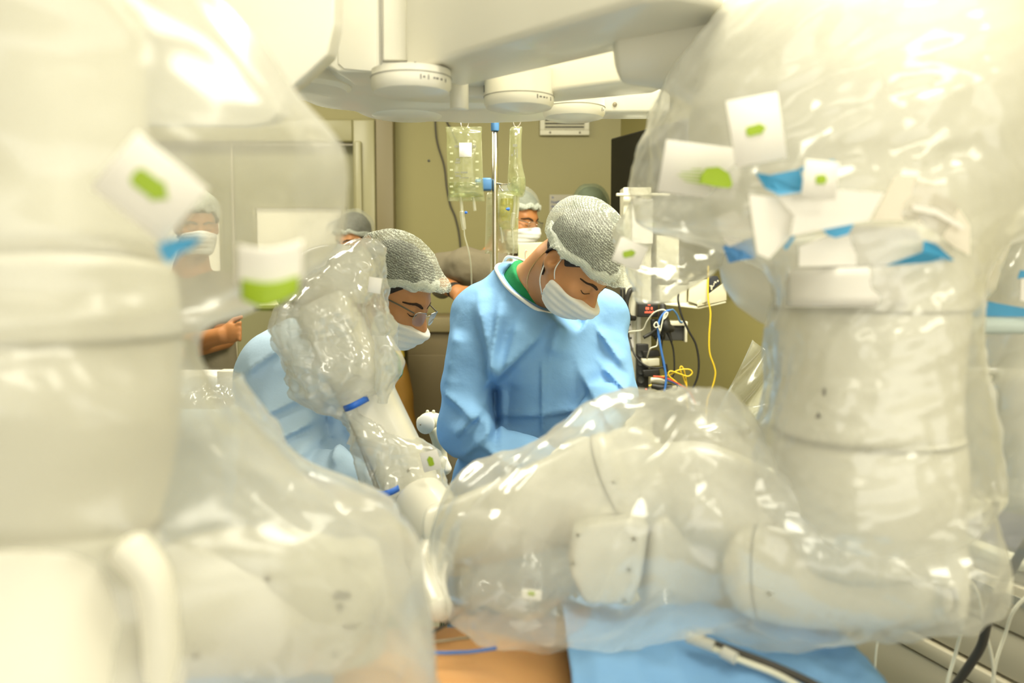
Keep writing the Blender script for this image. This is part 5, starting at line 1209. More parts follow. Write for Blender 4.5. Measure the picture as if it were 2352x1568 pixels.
# ------------------------------------------------------------------ instrument table at left
IT = thing('instrument_table', 'instrument table under a pale blue cloth beside the leaning surgeon', 'table', (-1.12, 2.75, 0))
tzz = at(450, 940, 2.5).z
def tcloth():
    x0, x1, y0, y1 = -1.55, -.80, 2.45, 3.05; n = 70; G = np.zeros((n, n, 3))
    for i, u in enumerate(np.linspace(-1, 1, n)):
        for j, v in enumerate(np.linspace(-1, 1, n)):
            a, b = u * 1.35, v * 1.5; x = (x0 + x1) / 2 + (x1 - x0) / 2 * max(-1, min(1, a)); y = (y0 + y1) / 2 + (y1 - y0) / 2 * max(-1, min(1, b))
            over = max(abs(a) - 1, abs(b) - 1, 0); z = tzz - over * 1.2
            if over > 0:
                w = .025 * math.sin(x * 23) + .02 * math.sin(y * 27)
                if abs(a) - 1 >= abs(b) - 1: x += np.sign(a) * (.02 + abs(w) * over * 2)
                else: y += np.sign(b) * (.02 + abs(w) * over * 2)
            G[i, j] = (x, y, z)
    return G
solidify(part('cloth', sheet_me('cloth', tcloth()), mat('pale_blue_cloth', (.42, .60, .80), .7, var=.06), IT), .003)
part('top', box_me('top', (-1.175, 2.75, tzz - .02), (.73, .58, .025), bev=.005), M_steel, IT)
for sx in (-1.5, -.85):
    for sy in (2.5, 3.0): part('leg', box_me('leg', (sx, sy, (tzz - .03) / 2), (.028, .028, tzz - .03), bev=.004), M_steel, IT)
g = rng
def crinkle_slab(c, size, seed, amp):
    n = 40; V = []
    u = np.linspace(-1, 1, n); X, Yg = np.meshgrid(u, u, indexing='ij'); R = np.clip(1.02 - np.maximum(np.abs(X), np.abs(Yg)) ** 4, 0, 1)
    P = np.stack([c[0] + X * size[0] / 2, c[1] + Yg * size[1] / 2, c[2] + R * size[2]], -1).reshape(-1, 3)
    P[:, 2] += amp * ridged(P, 30, seed, 2) * R.ravel(); return P.reshape(n, n, 3)
solidify(single('wrapped_pack', sheet_me('wrapped_pack', crinkle_slab((at(465, 915, 2.55).x, 2.62, tzz + .004), (.17, .24, .035), 3, .012)), M_silver, 'silvery crinkled wrap lying on the blue instrument table', 'wrapped pack'), .001)
single('white_tray', box_me('white_tray', (at(450, 870, 2.85).x, 2.86, tzz + .035), (.22, .16, .06), bev=.01), M_card, 'white tray standing behind the silvery wrap on the instrument table', 'tray')
single('cream_carton', box_me('cream_carton', (at(521, 870, 2.70).x + .005, 2.70, tzz + .045), (.05, .06, .09), bev=.003), mat('cream_carton_board', (.78, .72, .58), .6), 'small cream carton on the instrument table edge next to the brightly lit gown', 'carton')
# ------------------------------------------------------------------ infusion stand
IV_Y = 3.05
IV = thing('infusion_stand', 'steel infusion pole with blue collar and clamp behind the standing surgeon', 'infusion stand', (at(1137, 500, IV_Y).x, IV_Y, 0))
ix = IV.location.x
ztp = at(1137, 262, IV_Y).z
part('pole', tube_me('pole', [(ix, IV_Y, .12), (ix, IV_Y, ztp)], .0098, 18, 8), M_steel, IV)
part('lower_pole', tube_me('pole', [(ix, IV_Y, .10), (ix, IV_Y, 1.12)], .014, 18, 6), M_steel, IV)
part('collar', lathe_me('collar', at(1137, 298, IV_Y), (0, 0, 1), [(.013, -.004), (.014, 0), (.014, .055), (.012, .06)], 20), M_pbpl, IV)
cl = at(1121, 424, IV_Y)
part('clamp', box_me('clamp', cl + Vector((-.004, -.004, 0)), (.034, .045, .042), bev=.006), M_pbpl, IV)
part('clamp_knob', lathe_me('knob', cl + Vector((-.02, -.006, .006)), (-1, -.2, 0), [(.010, 0), (.014, .006), (.014, .02), (.01, .024)], 14), M_pbpl, IV)
part('crossbar', tube_me('bar', pts([(1050, 268, IV_Y), (1137, 262, IV_Y), (1200, 268, IV_Y)]), .005, 10, 14), M_steel, IV)
def hook(px, py, Y):
    k = m_per_px(Y)
    return part('hook', tube_me('hook', [at(px - 4, py - 30, IV_Y), at(px - 8, py - 14, Y), at(px - 2, py + 2, Y), at(px + 8, py - 4, Y), at(px + 11, py - 18, Y)], .0026, 8, 30), M_steel, IV)
hook(1066, 296, IV_Y - .02); hook(1186, 290, IV_Y - .02)
part('hook_bar', tube_me('bar', pts([(1137, 420, IV_Y), (1160, 423, IV_Y - .03), (1172, 421, IV_Y - .04)]), .0028, 8, 14), M_steel, IV)
part('hook_bar', tube_me('bar', pts([(1146, 420, IV_Y), (1150, 432, IV_Y - .03), (1156, 440, IV_Y - .04)]), .0028, 8, 14), M_steel, IV)
for k in range(5):
    a = k * 2 * PI / 5; e = Vector((math.cos(a), math.sin(a), 0))
    part('base_leg', tube_me('leg', [Vector((ix, IV_Y, .10)), Vector((ix, IV_Y, .09)) + e * .10, Vector((ix, IV_Y, .055)) + e * .20], .012, 10, 8), M_steel, IV)
    part('caster', lathe_me('caster', Vector((ix, IV_Y, .026)) + e * .20 + Vector((0, -.012, 0)), (0, 1, 0), [(.010, 0), (.026, .002), (.026, .022), (.01, .024)], 16), M_black, IV)
def pillow(cols, Y, th, T, m, name='bag_film', skew=0.0, seed=1):
    """flat bag: cols = [(y, x_left, x_right, bulge 0..1)]; th = half thickness"""
    R = catmull(np.array(cols, float), 44); n = 22; V = []; F = []
    for side in (-1, 1):
        for (y, a, b, bu) in R:
            for t in np.linspace(0, 1, n):
                p = at(a + (b - a) * t, y, Y); p.y += side * (th * bu * math.sin(PI * t) ** .6 + .0007); V.append(tuple(p))
    V = np.array(V); V[:, 1] += .0022 * ridged(V, 34, seed, 2)
    r = len(R)
    for s in range(2):
        o = s * r * n
        for i in range(r - 1):
            for j in range(n - 1):
                q = (o + i * n + j, o + i * n + j + 1, o + (i + 1) * n + j + 1, o + (i + 1) * n + j); F.append(q if s == 0 else q[::-1])
    o = r * n
    for i in range(r - 1):
        F.append((i * n, (i + 1) * n, o + (i + 1) * n, o + i * n)); F.append((i * n + n - 1, o + i * n + n - 1, o + (i + 1) * n + n - 1, (i + 1) * n + n - 1))
    for j in range(n - 1):
        F.append((j, o + j, o + j + 1, j + 1)); F.append(((r - 1) * n + j, (r - 1) * n + j + 1, o + (r - 1) * n + j + 1, o + (r - 1) * n + j))
    return part(name, npmesh(name, V, F), m, T)
def port(T, P, r, m=None, name='port'): return part(name, tube_me(name, pts(P), r, 12, len(P) * 6), m or M_tubec, T)
Y = IV_Y - .03
B1 = thing('infusion_bag', 'large clear infusion bag with a square white label hanging left of the steel pole', 'infusion bag', at(1068, 462, Y), 'infusion bags')
pillow([(291, 1024, 1107, .02), (300, 1024, 1107, .10), (308, 1026, 1106, .5), (340, 1026, 1107, .9), (400, 1028, 1109, 1), (440, 1030, 1111, .9), (452, 1029, 1113, .3), (462, 1030, 1114, .02)], Y, .022, B1, M_bag)
pillow([(419, 1031, 1107, .75), (435, 1031, 1109, .85), (448, 1031, 1110, .6), (453, 1032, 1110, .2)], Y, .021, B1, M_fluid, 'fluid', seed=4)
lb_ = part('label', box_me('label', at(1069, 344, Y - .026), (28 * m_per_px(Y), .001, 31 * m_per_px(Y)), bev=.0003, seg=1), M_card, B1)
for k in range(4): part('label_line', box_me('line', at(1063 + k * 3.2, 340, Y - .0268), (.0012, .0006, .024)), mat('faint_print', (.55, .53, .47), .6), lb_)
for k in range(5):
    for x, w in ((1037, 7), (1096, 7)): part('graduation', box_me('mark', at(x, 352 + k * 19, Y - .0225), (w * m_per_px(Y), .0006, .006)), mat('pale_bag_print', (.42, .43, .27), .6), B1)
for (x, y, w, h) in ((1050, 336, 12, 5), (1089, 336, 8, 5), (1052, 366, 9, 5), (1051, 373, 11, 5), (1050, 396, 10, 3), (1066, 396, 16, 4), (1052, 404, 12, 4), (1066, 408, 20, 2)):
    part('bag_print', box_me('print', at(x, y, Y - .0235), (w * m_per_px(Y), .0006, h * m_per_px(Y))), mat('grey_bag_print', (.20, .20, .14), .6), B1)
port(B1, [(1058, 452, Y), (1060, 470, Y), (1061, 486, Y)], .0055); port(B1, [(1087, 452, Y), (1089, 466, Y), (1091, 484, Y)], .0050)
part('drip_chamber', tube_me('chamber', pts([(1061, 486, Y), (1063, 505, Y), (1066, 526, Y)]), [.008, .0085, .007], 14, 16, dome=.4), M_tubec, B1)
part('blue_clip', lathe_me('clip', at(1068, 488, Y - .006), (1, -.3, 0), [(.004, 0), (.005, .004), (.003, .008)], 12), M_strap, B1)
part('drip_line', tube_me('line', pts([(1066, 528, Y), (1068, 545, Y), (1076, 575, Y), (1081, 605, Y + .02), (1083, 640, Y + .05), (1083, 700, Y + .08)]), .0026, 8, 40), M_tubec, B1)
Y2 = IV_Y - .05
B2 = thing('infusion_bag', 'half empty infusion bag seen edge-on hanging right of the steel pole', 'infusion bag', at(1186, 450, Y2), 'infusion bags')
pillow([(291, 1176, 1199, .1), (298, 1171, 1199, .4), (320, 1170, 1198, .8), (360, 1169, 1198, .8), (390, 1167, 1202, 1), (412, 1166, 1207, 1.1), (432, 1166, 1207, 1.1), (446, 1178, 1204, .7), (452, 1184, 1200, .2)], Y2, .030, B2, M_bag, seed=7)
pillow([(408, 1176, 1206, .8), (425, 1174, 1207, 1), (440, 1178, 1205, .8), (448, 1186, 1200, .3)], Y2, .028, B2, M_fluid, 'fluid', seed=9)
for (x, y, w, h) in ((1183, 334, 10, 6), (1182, 350, 3, 12), (1188, 352, 2, 20), (1176, 356, 4, 5)): part('bag_print', box_me('print', at(x, y, Y2 - .028), (w * m_per_px(Y2), .0006, h * m_per_px(Y2))), mat('grey_bag_print', (.20, .20, .14), .6), B2)
port(B2, [(1183, 448, Y2), (1182, 470, Y2), (1180, 490, Y2)], .0055); port(B2, [(1190, 450, Y2), (1190, 475, Y2), (1188, 500, Y2)], .0042)
part('drip_chamber', tube_me('chamber', pts([(1180, 490, Y2), (1178, 505, Y2), (1177, 522, Y2)]), [.0075, .008, .0065], 14, 16, dome=.4), M_tubec, B2)
part('blue_clip', lathe_me('clip', at(1170, 480, Y2 - .004), (-1, -.3, 0), [(.005, 0), (.006, .004), (.002, .012)], 12), M_strap, B2)
part('drip_line', tube_me('line', pts([(1177, 524, Y2), (1178, 545, Y2), (1180, 570, Y2), (1176, 600, Y2 + .03), (1170, 660, Y2 + .1)]), .0026, 8, 30), M_tubec, B2)
Y3 = IV_Y + .06
B3 = thing('infusion_bag', 'milky graduated infusion bag low behind the steel pole', 'infusion bag', at(1150, 582, Y3), 'infusion bags')
pillow([(442, 1120, 1186, .05), (450, 1117, 1190, .6), (490, 1116, 1191, 1), (540, 1115, 1190, 1), (570, 1114, 1189, .6), (582, 1114, 1188, .05)], Y3, .026, B3, film('milky_bag_film', .42, (.74, .74, .56), (.92, .92, .82), .12, .07, .7, .25, 26), seed=11)
for k in range(6): part('graduation', box_me('mark', at(1124, 456 + k * 17, Y3 - .022), (.010, .0006, .002)), mat('pale_bag_print', (.42, .43, .27), .6), B3)
port(B3, [(1168, 580, Y3), (1166, 600, Y3), (1160, 640, Y3)], .0055); port(B3, [(1128, 580, Y3), (1129, 610, Y3), (1129, 650, Y3)], .0045)
Y4 = IV_Y - .01
B4 = thing('infusion_bag', 'small shiny bag with yellow fluid hanging right beside the steel pole', 'infusion bag', at(1168, 525, Y4), 'infusion bags')
pillow([(438, 1146, 1190, .05), (446, 1145, 1191, .5), (480, 1145, 1192, 1), (510, 1145, 1190, .9), (522, 1146, 1190, .3), (527, 1146, 1190, .05)], Y4, .026, B4, M_bag, seed=13)
pillow([(456, 1150, 1178, .7), (475, 1148, 1180, 1), (495, 1149, 1178, .9), (506, 1152, 1174, .3)], Y4, .022, B4, M_yfluid, 'fluid', seed=15)
port(B4, [(1150, 522, Y4), (1153, 540, Y4), (1155, 558, Y4)], .0055); port(B4, [(1176, 520, Y4), (1178, 535, Y4), (1177, 545, Y4)], .0048)
# ------------------------------------------------------------------ pale box and white device behind the surgeons
PB = thing('monitor_housing', 'pale green monitor housing behind the neck of the standing surgeon', 'monitor', at(1228, 640, 3.55))
part('housing', prism_me('housing', pts([(1190, 558, 3.55), (1268, 555, 3.55), (1268, 640, 3.55), (1190, 640, 3.55)]), (0, .08, 0), .006), mat('pale_green_plastic', (.62, .66, .40), .5), PB)
part('stand', box_me('stand', (at(1228, 640, 3.58).x, 3.60, .62), (.06, .06, 1.24), bev=.008), M_cream, PB)
part('base', box_me('base', (at(1228, 640, 3.58).x, 3.60, .02), (.3, .3, .04), bev=.01), M_cream, PB)
part('paper_strip', box_me('strip', at(1184, 606, 3.54), (.022, .003, .06)), M_card, PB)
YD = 2.75
WD = thing('white_device', 'small rounded white device with two prongs between the two surgeons', 'device', at(990, 1000, YD))
part('head', tube_me('head', pts([(968, 972, YD), (985, 968, YD), (1008, 972, YD + .02)]), [.022, .030, .030], 24, 18, dome=.7), M_cream, WD)
part('face_plate', lathe_me('plate', at(978, 974, YD - .028), (-.35, -1, .1), [(.030, 0), (.030, .004), (.026, .007), (0, .008)], 32), M_card, WD)
for x in (982, 996): part('prong', tube_me('prong', pts([(x, 958, YD), (x - 1, 950, YD), (x, 944, YD)]), [.0055, .0055, .005], 12, 10, dome=.8), M_cream, WD)
for x, y in ((966, 975), (985, 985), (990, 966)): part('screw', lathe_me('screw', at(x, y, YD - .034), (-.35, -1, .1), [(.0022, 0), (.0022, .002), (.001, .003)], 8), M_screw, WD)
part('neck', tube_me('neck', pts([(1000, 985, YD), (1010, 1010, YD), (1012, 1040, YD), (1018, 1070, YD)]), [.024, .026, .020, .020], 18, 20, dome=.5), M_cream, WD)
part('lower_ball', tube_me('ball', pts([(1012, 1060, YD - .01), (1022, 1078, YD - .01)]), [.024, .022], 18, 10, dome=.8), M_card, WD)
part('pole', tube_me('pole', [at(1015, 1070, YD), Vector((at(1015, 1070, YD).x, YD, .02))], .012, 12, 6), M_steel, WD)
part('foot', lathe_me('foot', (at(1015, 1070, YD).x, YD, 0), (0, 0, 1), [(.09, 0), (.09, .015), (.03, .03)], 28), M_steel, WD)
# ------------------------------------------------------------------ service panel with sockets and cables on the right
YP = 3.55
SP = thing('service_panel', 'cream service column with sockets and power strip right of the standing surgeon', 'service panel', at(1470, 900, YP))
def slab(px0, px1, py0, py1, Y, th, m, T, name, bev=.003): return part(name, prism_me(name, pts([(px0, py0, Y), (px1, py0, Y), (px1, py1, Y), (px0, py1, Y)]), (0, th, 0), bev), m, T)
col = prism_me('column', pts([(1432, 430, YP + .02), (1496, 430, YP + .02), (1496, 930, YP + .02), (1432, 930, YP + .02)]), (0, .12, 0), .004)
part('column', col, M_cream, SP)
part('column_foot', box_me('foot', (at(1464, 930, YP + .08).x, YP + .08, .45), (.11, .12, .90)), M_cream, SP)
slab(1462, 1474, 440, 925, YP + .005, .02, mat('aluminium_strip', (.60, .58, .47), .35, metal=.5), SP, 'rail')
slab(1440, 1456, 768, 800, YP + .01, .012, M_card, SP, 'socket_plate'); slab(1440, 1452, 700, 760, YP + .01, .012, M_card, SP, 'socket_plate')
for x, y in ((1449, 776), (1449, 792), (1446, 715), (1446, 745)): part('socket_hole', lathe_me('hole', at(x, y, YP + .009), (0, -1, 0), [(.004, 0), (.004, .002), (.002, .003)], 10), M_black, SP)
slab(1416, 1540, 443, 450, YP - .02, .02, M_cream, SP, 'wall_rail'); slab(1452, 1500, 455, 560, YP - .01, .03, M_card, SP, 'upper_box'); slab(1508, 1560, 540, 640, YP + .05, .05, M_cream, SP, 'upper_box')
ps = slab(1462, 1490, 790, 912, YP - .03, .03, M_black, SP, 'power_strip', .004)
part('pilot_light', lathe_me('led', at(1484, 894, YP - .031), (0, -1, 0), [(.004, 0), (.004, .002), (.002, .003)], 10), M_led, ps)
for k in range(5): part('outlet', lathe_me('outlet', at(1472, 812 + k * 20, YP - .031), (0, -1, 0), [(.013, 0), (.013, .003), (.009, .001)], 18), M_dark, ps)
def adapter(lst, Y, th, m, label): 
    o = single('plug_adapter', prism_me('adapter', pts([(a, b, Y) for a, b in lst]), (0, th, 0), .004), m, label, 'plug adapter'); return o
adapter([(1476, 806), (1514, 804), (1518, 818), (1480, 822)], YP - .07, .04, M_black, 'upper black plug adapter on the black power strip')
adapter([(1475, 824), (1515, 822), (1515, 840), (1490, 842), (1475, 834)], YP - .07, .04, M_cream, 'cream plug adapter in the middle of the black power strip')
adapter([(1476, 850), (1515, 847), (1517, 862), (1480, 866)], YP - .07, .04, M_black, 'lower black plug adapter on the black power strip')
ph = thing('wall_handset', 'black curved handset hanging on the cream column beside the blue gown', 'handset', at(1446, 735, YP))
part('grip', tube_me('grip', pts([(1457, 664, YP - .03), (1447, 668, YP - .045), (1440, 690, YP - .05), (1440, 712, YP - .05), (1446, 728, YP - .045), (1458, 731, YP - .03)]), [.010, .011, .009, .009, .011, .010], 14, 40), M_black, ph)
slab(1447, 1459, 664, 732, YP - .015, .03, M_cream, ph, 'cradle')
for k, x in enumerate((1427, 1434)): single('black_tube', tube_me('tube', pts([(x, 660, YP - .02), (x, 694, YP - .02)]), .0052, 12, 6), M_black, ('first short black tube', 'second short black tube')[k] + ' standing against the cream column', 'tube')
pm = thing('power_meter', 'black meter box with red digits on the cream column', 'meter', at(1488, 728, YP))
slab(1465, 1512, 692, 728, YP - .06, .05, M_black, pm, 'case', .004)
slab(1483, 1491, 705, 711, YP - .0615, .002, M_led, pm, 'digits', 0); slab(1495, 1499, 705, 711, YP - .0615, .002, M_led, pm, 'digits', 0); slab(1488, 1494, 699, 701, YP - .0615, .002, M_led, pm, 'digits', 0)
for k in range(6): slab(1481 + k * 3.6, 1483.4 + k * 3.6, 715 - (k % 2), 719, YP - .0615, .002, M_led, pm, 'red_print', 0)
pr = thing('scanner', 'black handheld scanner hanging among the cables', 'scanner', at(1520, 760, YP))
part('grip', tube_me('grip', pts([(1522, 700, YP - .10), (1524, 730, YP - .11), (1530, 750, YP - .12), (1545, 756, YP - .12)]), [.012, .020, .022, .012], 16, 30, dome=.6), M_black, pr)
part('nozzle', tube_me('nozzle', pts([(1528, 748, YP - .12), (1536, 765, YP - .12), (1543, 786, YP - .12)]), [.014, .009, .004], 12, 16), M_black, pr)
part('trigger', tube_me('trigger', pts([(1478, 775, YP - .1), (1495, 766, YP - .1), (1515, 752, YP - .11)]), .007, 10, 12), M_black, pr)
cb_ = thing('plug_cluster', 'dark bundle of plugs behind the scanner', 'plugs', at(1505, 790, YP))
for k in range(5): part('plug', tube_me('plug', pts([(1500 + k * 6, 735 + (k % 2) * 10, YP - .05), (1502 + k * 5, 770 + (k % 3) * 6, YP - .05)]), .011, 10, 6, dome=.5), M_black, cb_)
# wall tray, shelf and file holder
tr_ = thing('wall_tray', 'small cream wall tray with an open dark front under the file holder', 'tray', at(1560, 790, YP + .05))
slab(1540, 1580, 738, 748, YP - .02, .12, M_cream, tr_, 'lid'); slab(1573, 1579, 744, 786, YP - .02, .12, M_cream, tr_, 'side'); slab(1520, 1574, 748, 782, YP + .0, .08, M_dark, tr_, 'dark_inside')
single('wall_shelf', prism_me('shelf', pts([(1492, 908, YP - .08), (1574, 894, YP - .08), (1574, 904, YP - .08), (1492, 918, YP - .08)]), (0, .14, 0), .003), M_cream, 'narrow cream shelf under the coloured cables', 'shelf')
fh = thing('file_holder', 'cream wall file holder with slanted sides beside the red button', 'file holder', at(1600, 705, YP + .05))
slab(1515, 1578, 655, 694, YP + .03, .10, M_cream, fh, 'pocket'); 
part('front_panel', prism_me('front', pts([(1584, 648, YP), (1626, 640, YP), (1626, 692, YP), (1604, 700, YP), (1582, 692, YP)]), (0, .02, 0), .002), M_cream, fh)
part('side_panel', prism_me('side', pts([(1602, 704, YP - .01), (1668, 690, YP + .06), (1668, 645, YP + .06), (1600, 694, YP - .01)]), (.006, .012, 0), .002), M_cream, fh)
part('bottom', prism_me('bottom', pts([(1520, 696, YP), (1605, 706, YP), (1668, 692, YP + .06), (1600, 690, YP + .1)]), (0, 0, -.006), .001), M_cream, fh)
bk = thing('dark_booklet', 'dark booklet with a small white hand print standing in the file holder', 'booklet', at(1640, 675, YP + .05))
part('cover', prism_me('cover', pts([(1627, 632, YP + .045), (1648, 634, YP + .045), (1656, 650, YP + .045), (1640, 664, YP + .045), (1626, 676, YP + .045)]), (0, .02, 0), .001), mat('dark_navy_cover', (.02, .022, .03), .5), bk)
for x, y, w, h in ((1643, 648, 5, 4), (1649, 645, 3, 4), (1640, 652, 3, 3)): slab(x - w / 2, x + w / 2, y - h / 2, y + h / 2, YP + .0435, .002, M_cream, bk, 'cover_print', 0)
part('hand_print', tube_me('hand', pts([(1634, 666, YP + .043), (1634, 660, YP + .043), (1632, 656, YP + .043)]), .004, 8, 8), M_cream, bk)
for k in range(3): part('hand_print', tube_me('finger', pts([(1634, 661, YP + .042), (1630 + k * 5, 655, YP + .042)]), .0018, 6, 4), M_cream, bk)
rp = rw(1688, 660)
rb_ = thing('alarm_button', 'red alarm button on the khaki wall right of the file holder', 'button', rp)
part('plate', lathe_me('plate', rp, nrm, [(.026, 0), (.026, .006), (.022, .010)], 24), M_red, rb_); part('cap', lathe_me('cap', rp + nrm * .010, nrm, [(.018, 0), (.018, .012), (.010, .018), (0, .019)], 24), M_red, rb_)
def cable(name, lst, r, m, label, n=60): return single(name, tube_me(name, pts(lst), r, 8, n), m, label, 'cable', 'cables on the service column')
cable('patch_cable', [(1540, 712, YP - .13), (1528, 716, YP - .13), (1515, 735, YP - .13), (1512, 760, YP - .13), (1518, 800, YP - .13), (1526, 840, YP - .13), (1530, 870, YP - .13), (1526, 902, YP - .13)], .0045, M_bcab, 'blue cable hanging straight down past the plug adapters')
cable('patch_cable', [(1534, 716, YP - .02), (1545, 711, YP - .02), (1555, 722, YP - .02), (1562, 738, YP - .02), (1568, 740, YP - .02)], .0035, M_pbpl, 'short blue cable arching into the wall tray')
cable('charger_cable', [(1434, 765, YP - .03), (1450, 761, YP - .05), (1476, 757, YP - .08), (1486, 738, YP - .1), (1502, 718, YP - .12), (1522, 711, YP - .13), (1532, 716, YP - .13)], .0028, M_wcab, 'cream cable sagging from the socket to the black scanner')
cable('charger_cable', [(1532, 716, YP - .135), (1524, 732, YP - .14), (1530, 728, YP - .14), (1534, 718, YP - .14), (1526, 722, YP - .14), (1520, 745, YP - .14), (1516, 760, YP - .14), (1509, 740, YP - .14), (1502, 746, YP - .14), (1506, 752, YP - .14), (1515, 748, YP - .14)], .0026, M_wcab, 'cream cable tied in a loose knot over the scanner')
cable('charger_cable', [(1517, 755, YP - .12), (1511, 780, YP - .12), (1508, 794, YP - .12), (1494, 800, YP - .12), (1488, 815, YP - .1), (1486, 824, YP - .08)], .0026, M_wcab, 'cream cable ending at the cream plug adapter')
cable('power_cable', [(1558, 675, YP - .03), (1558, 692, YP - .05), (1566, 725, YP - .06), (1582, 760, YP - .06), (1598, 790, YP - .06), (1605, 830, YP - .06), (1602, 865, YP - .06), (1590, 896, YP - .06), (1575, 940, YP - .06)], .0045, M_black, 'long black cable bowing out under the file holder')
cable('power_cable', [(1446, 735, YP - .02), (1442, 752, YP - .03), (1446, 780, YP - .04), (1458, 815, YP - .08), (1480, 838, YP - .1), (1505, 845, YP - .1), (1530, 842, YP - .1)], .0038, M_black, 'black cable sagging from the handset across the power strip')
cable('power_cable', [(1536, 770, YP - .1), (1546, 800, YP - .1), (1549, 840, YP - .1), (1546, 862, YP - .1), (1536, 860, YP - .1), (1530, 835, YP - .1)], .0036, M_black, 'black cable looping below the scanner')
cable('power_cable', [(1522, 770, YP - .06), (1520, 810, YP - .06), (1526, 850, YP - .06), (1548, 870, YP - .06), (1556, 890, YP - .06), (1545, 896, YP - .06)], .003, M_black, 'thin black cable curling by the narrow shelf')
cable('network_cable', [(1627, 610, YP + .0), (1626, 660, YP - .015), (1627, 690, YP - .02), (1632, 720, YP - .02), (1629, 770, YP - .02), (1630, 810, YP - .02), (1640, 840, YP - .02), (1643, 860, YP - .02), (1636, 890, YP - .02), (1625, 918, YP - .02), (1622, 960, YP - .02)], .0036, M_yel, 'long yellow cable hanging alone down the khaki wall')
cable('network_cable', [(1500, 866, YP - .1), (1535, 862, YP - .11), (1558, 850, YP - .12), (1582, 848, YP - .12), (1590, 856, YP - .12), (1580, 864, YP - .12), (1560, 858, YP - .12), (1540, 852, YP - .12), (1536, 862, YP - .12), (1556, 880, YP - .12), (1574, 905, YP - .12), (1580, 940, YP - .12)], .003, M_yel, 'yellow cable making a wide flat loop beside the shelf')
cable('network_cable', [(1578, 890, YP - .11), (1570, 868, YP - .11), (1562, 848, YP - .11), (1565, 841, YP - .11), (1571, 850, YP - .11), (1577, 880, YP - .11), (1576, 910, YP - .11)], .0028, M_yel, 'yellow cable making a narrow upright loop beside the shelf')
cable('network_cable', [(1490, 886, YP - .11), (1504, 884, YP - .11), (1516, 894, YP - .11), (1526, 906, YP - .11)], .0036, M_yel, 'short yellow cable under the power strip')
cable('network_cable', [(1500, 864, YP - .12), (1520, 866, YP - .12), (1545, 874, YP - .12), (1568, 888, YP - .12), (1585, 902, YP - .12), (1598, 930, YP - .12)], .0036, M_redc, 'red cable running down to the right from the lower adapter')
cable('network_cable', [(1530, 872, YP - .12), (1550, 880, YP - .12), (1570, 894, YP - .12), (1585, 912, YP - .12), (1592, 940, YP - .12)], .0036, mat('dull_blue_cable', (.06, .08, .22), .45), 'dull blue cable beside the red cable')
single('black_plug', tube_me('plug', pts([(1498, 886, YP - .11), (1520, 890, YP - .11), (1542, 888, YP - .11)]), [.010, .013, .011], 12, 12, dome=.4), M_black, 'black plug lying on the narrow shelf', 'plug')
single('cream_plug', tube_me('plug', pts([(1496, 872, YP - .1), (1515, 874, YP - .1), (1530, 880, YP - .1)]), [.010, .012, .010], 12, 12, dome=.4), M_cream, 'cream plug under the lower black adapter', 'plug')
# ------------------------------------------------------------------ beige equipment cart at bottom right
CT = thing('equipment_cart', 'beige equipment cart with grooved side panels in the bottom right corner', 'cart', (1.05, 1.75, 0))
cd_ = Vector((.318, -1.0, 0)).normalized(); cn = Vector((cd_.y, -cd_.x, 0))
if cn.x > 0: cn = -cn
c0 = at(2290, 1294, 1.62)                           # top edge of the side panel
cs = c0 - cd_ * .75; ct = c0.z
Rc = Matrix.Rotation(math.atan2(cd_.y, cd_.x), 3, 'Z'); Lc = 1.9
body_c = cs + cd_ * (Lc / 2) - cn * .26; body_c.z = ct / 2
part('body', box_me('body', body_c, (Lc, .50, ct), Rc, bev=.01), M_cart, CT)
zs = [ct - .02, ct - .115, ct - .205, ct - .245, ct - .36, ct - .40, ct - .52, ct - .66]
for k in range(len(zs) - 1):
    zm = (zs[k] + zs[k + 1]) / 2; hh = zs[k] - zs[k + 1] - .006; pr_ = (.010, .006, .016, .010, .018, .010, .014)[k]
    c = cs + cd_ * (Lc / 2) - cn * (.012 - pr_ / 2 - .004); c.z = zm
    part('side_panel', box_me('panel', c, (Lc - .01, .012 + pr_, hh), Rc, bev=.004), M_cart, CT)
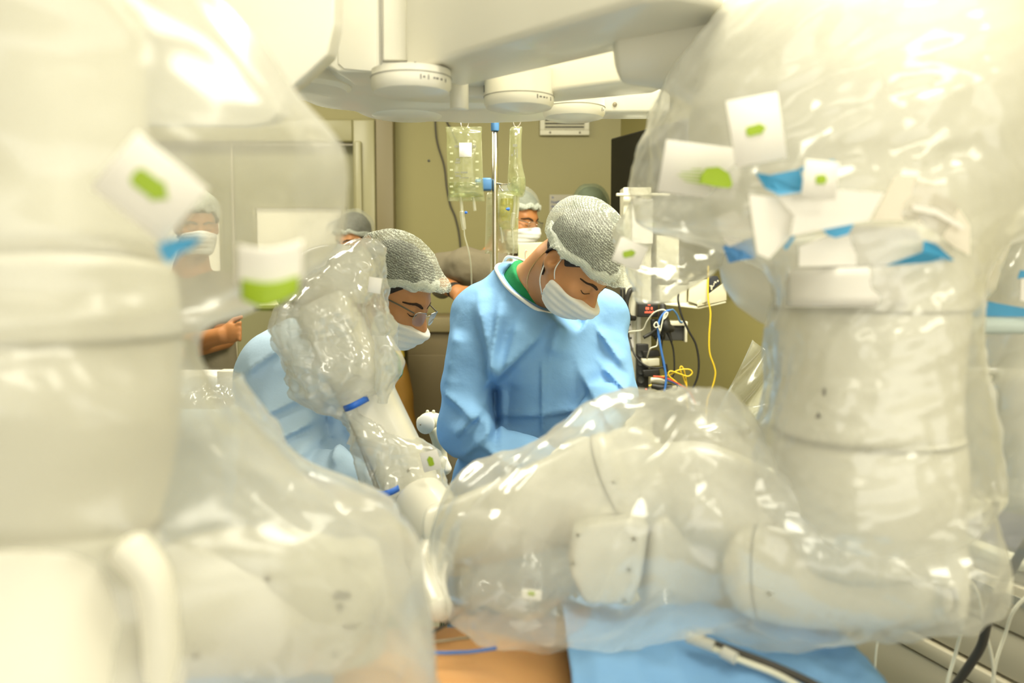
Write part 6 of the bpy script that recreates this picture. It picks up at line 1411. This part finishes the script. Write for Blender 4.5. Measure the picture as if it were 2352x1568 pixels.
c = cs + cd_ * (Lc / 2 ) + cn * .004; c.z = ct - .05
part('grey_stripe', box_me('stripe', c + cn * .004, (Lc - .3, .006, .016), Rc), mat('grey_stripe_paint', (.36, .36, .31), .5), CT)
c = cs + cd_ * (Lc / 2) - cn * .26; c.z = ct + .012
part('top_ledge', box_me('ledge', c, (Lc + .01, .53, .02), Rc, bev=.005), M_cream, CT)
mn = thing('blue_console', 'dark navy console screen with cream rim on the beige cart', 'console', at(2345, 1262, 1.62))
mc = at(2420, 1250, 1.60)
part('case', box_me('case', mc + Vector((.03, .03, -.012)), (.34, .22, .05), Rc @ Matrix.Rotation(.3, 3, 'X'), bev=.006), M_cream, mn)
part('screen', box_me('screen', mc + Vector((.028, .018, .016)), (.32, .20, .012), Rc @ Matrix.Rotation(.3, 3, 'X'), bev=.002), M_navy, mn)
single('cart_cable', tube_me('cable', pts([(2400, 1180, 1.30), (2345, 1270, 1.32), (2300, 1350, 1.34), (2270, 1420, 1.36), (2255, 1480, 1.38), (2225, 1530, 1.40), (2190, 1580, 1.42), (2150, 1640, 1.45)]), .0072, 12, 70), M_gcab, 'thick dark grey cable curving in front of the beige cart', 'cable')
for k, (l, t) in enumerate((([(2215, 1320, 1.40), (2245, 1360, 1.42), (2262, 1440, 1.42), (2280, 1520, 1.42), (2284, 1590, 1.42)], 'thin cream lead crossing behind the thick dark cable'),
                ([(2215, 1400, 1.38), (2210, 1440, 1.38), (2195, 1500, 1.40), (2178, 1560, 1.40), (2170, 1610, 1.40)], 'thin cream lead left of the thick dark cable'),
                ([(2380, 1350, 1.40), (2330, 1400, 1.40), (2308, 1460, 1.42), (2288, 1520, 1.42), (2275, 1600, 1.42)], 'thin cream lead right of the thick dark cable'),
                ([(2018, 1440, 1.5), (2016, 1470, 1.5), (2012, 1500, 1.5), (2008, 1560, 1.5)], 'short thin cream lead beside the end of the blue sheet'))):
    single('monitor_lead', tube_me('lead', pts(l), .0030 if k < 3 else .0022, 8, 40), M_wcab, t, 'lead', 'cream leads by the cart')
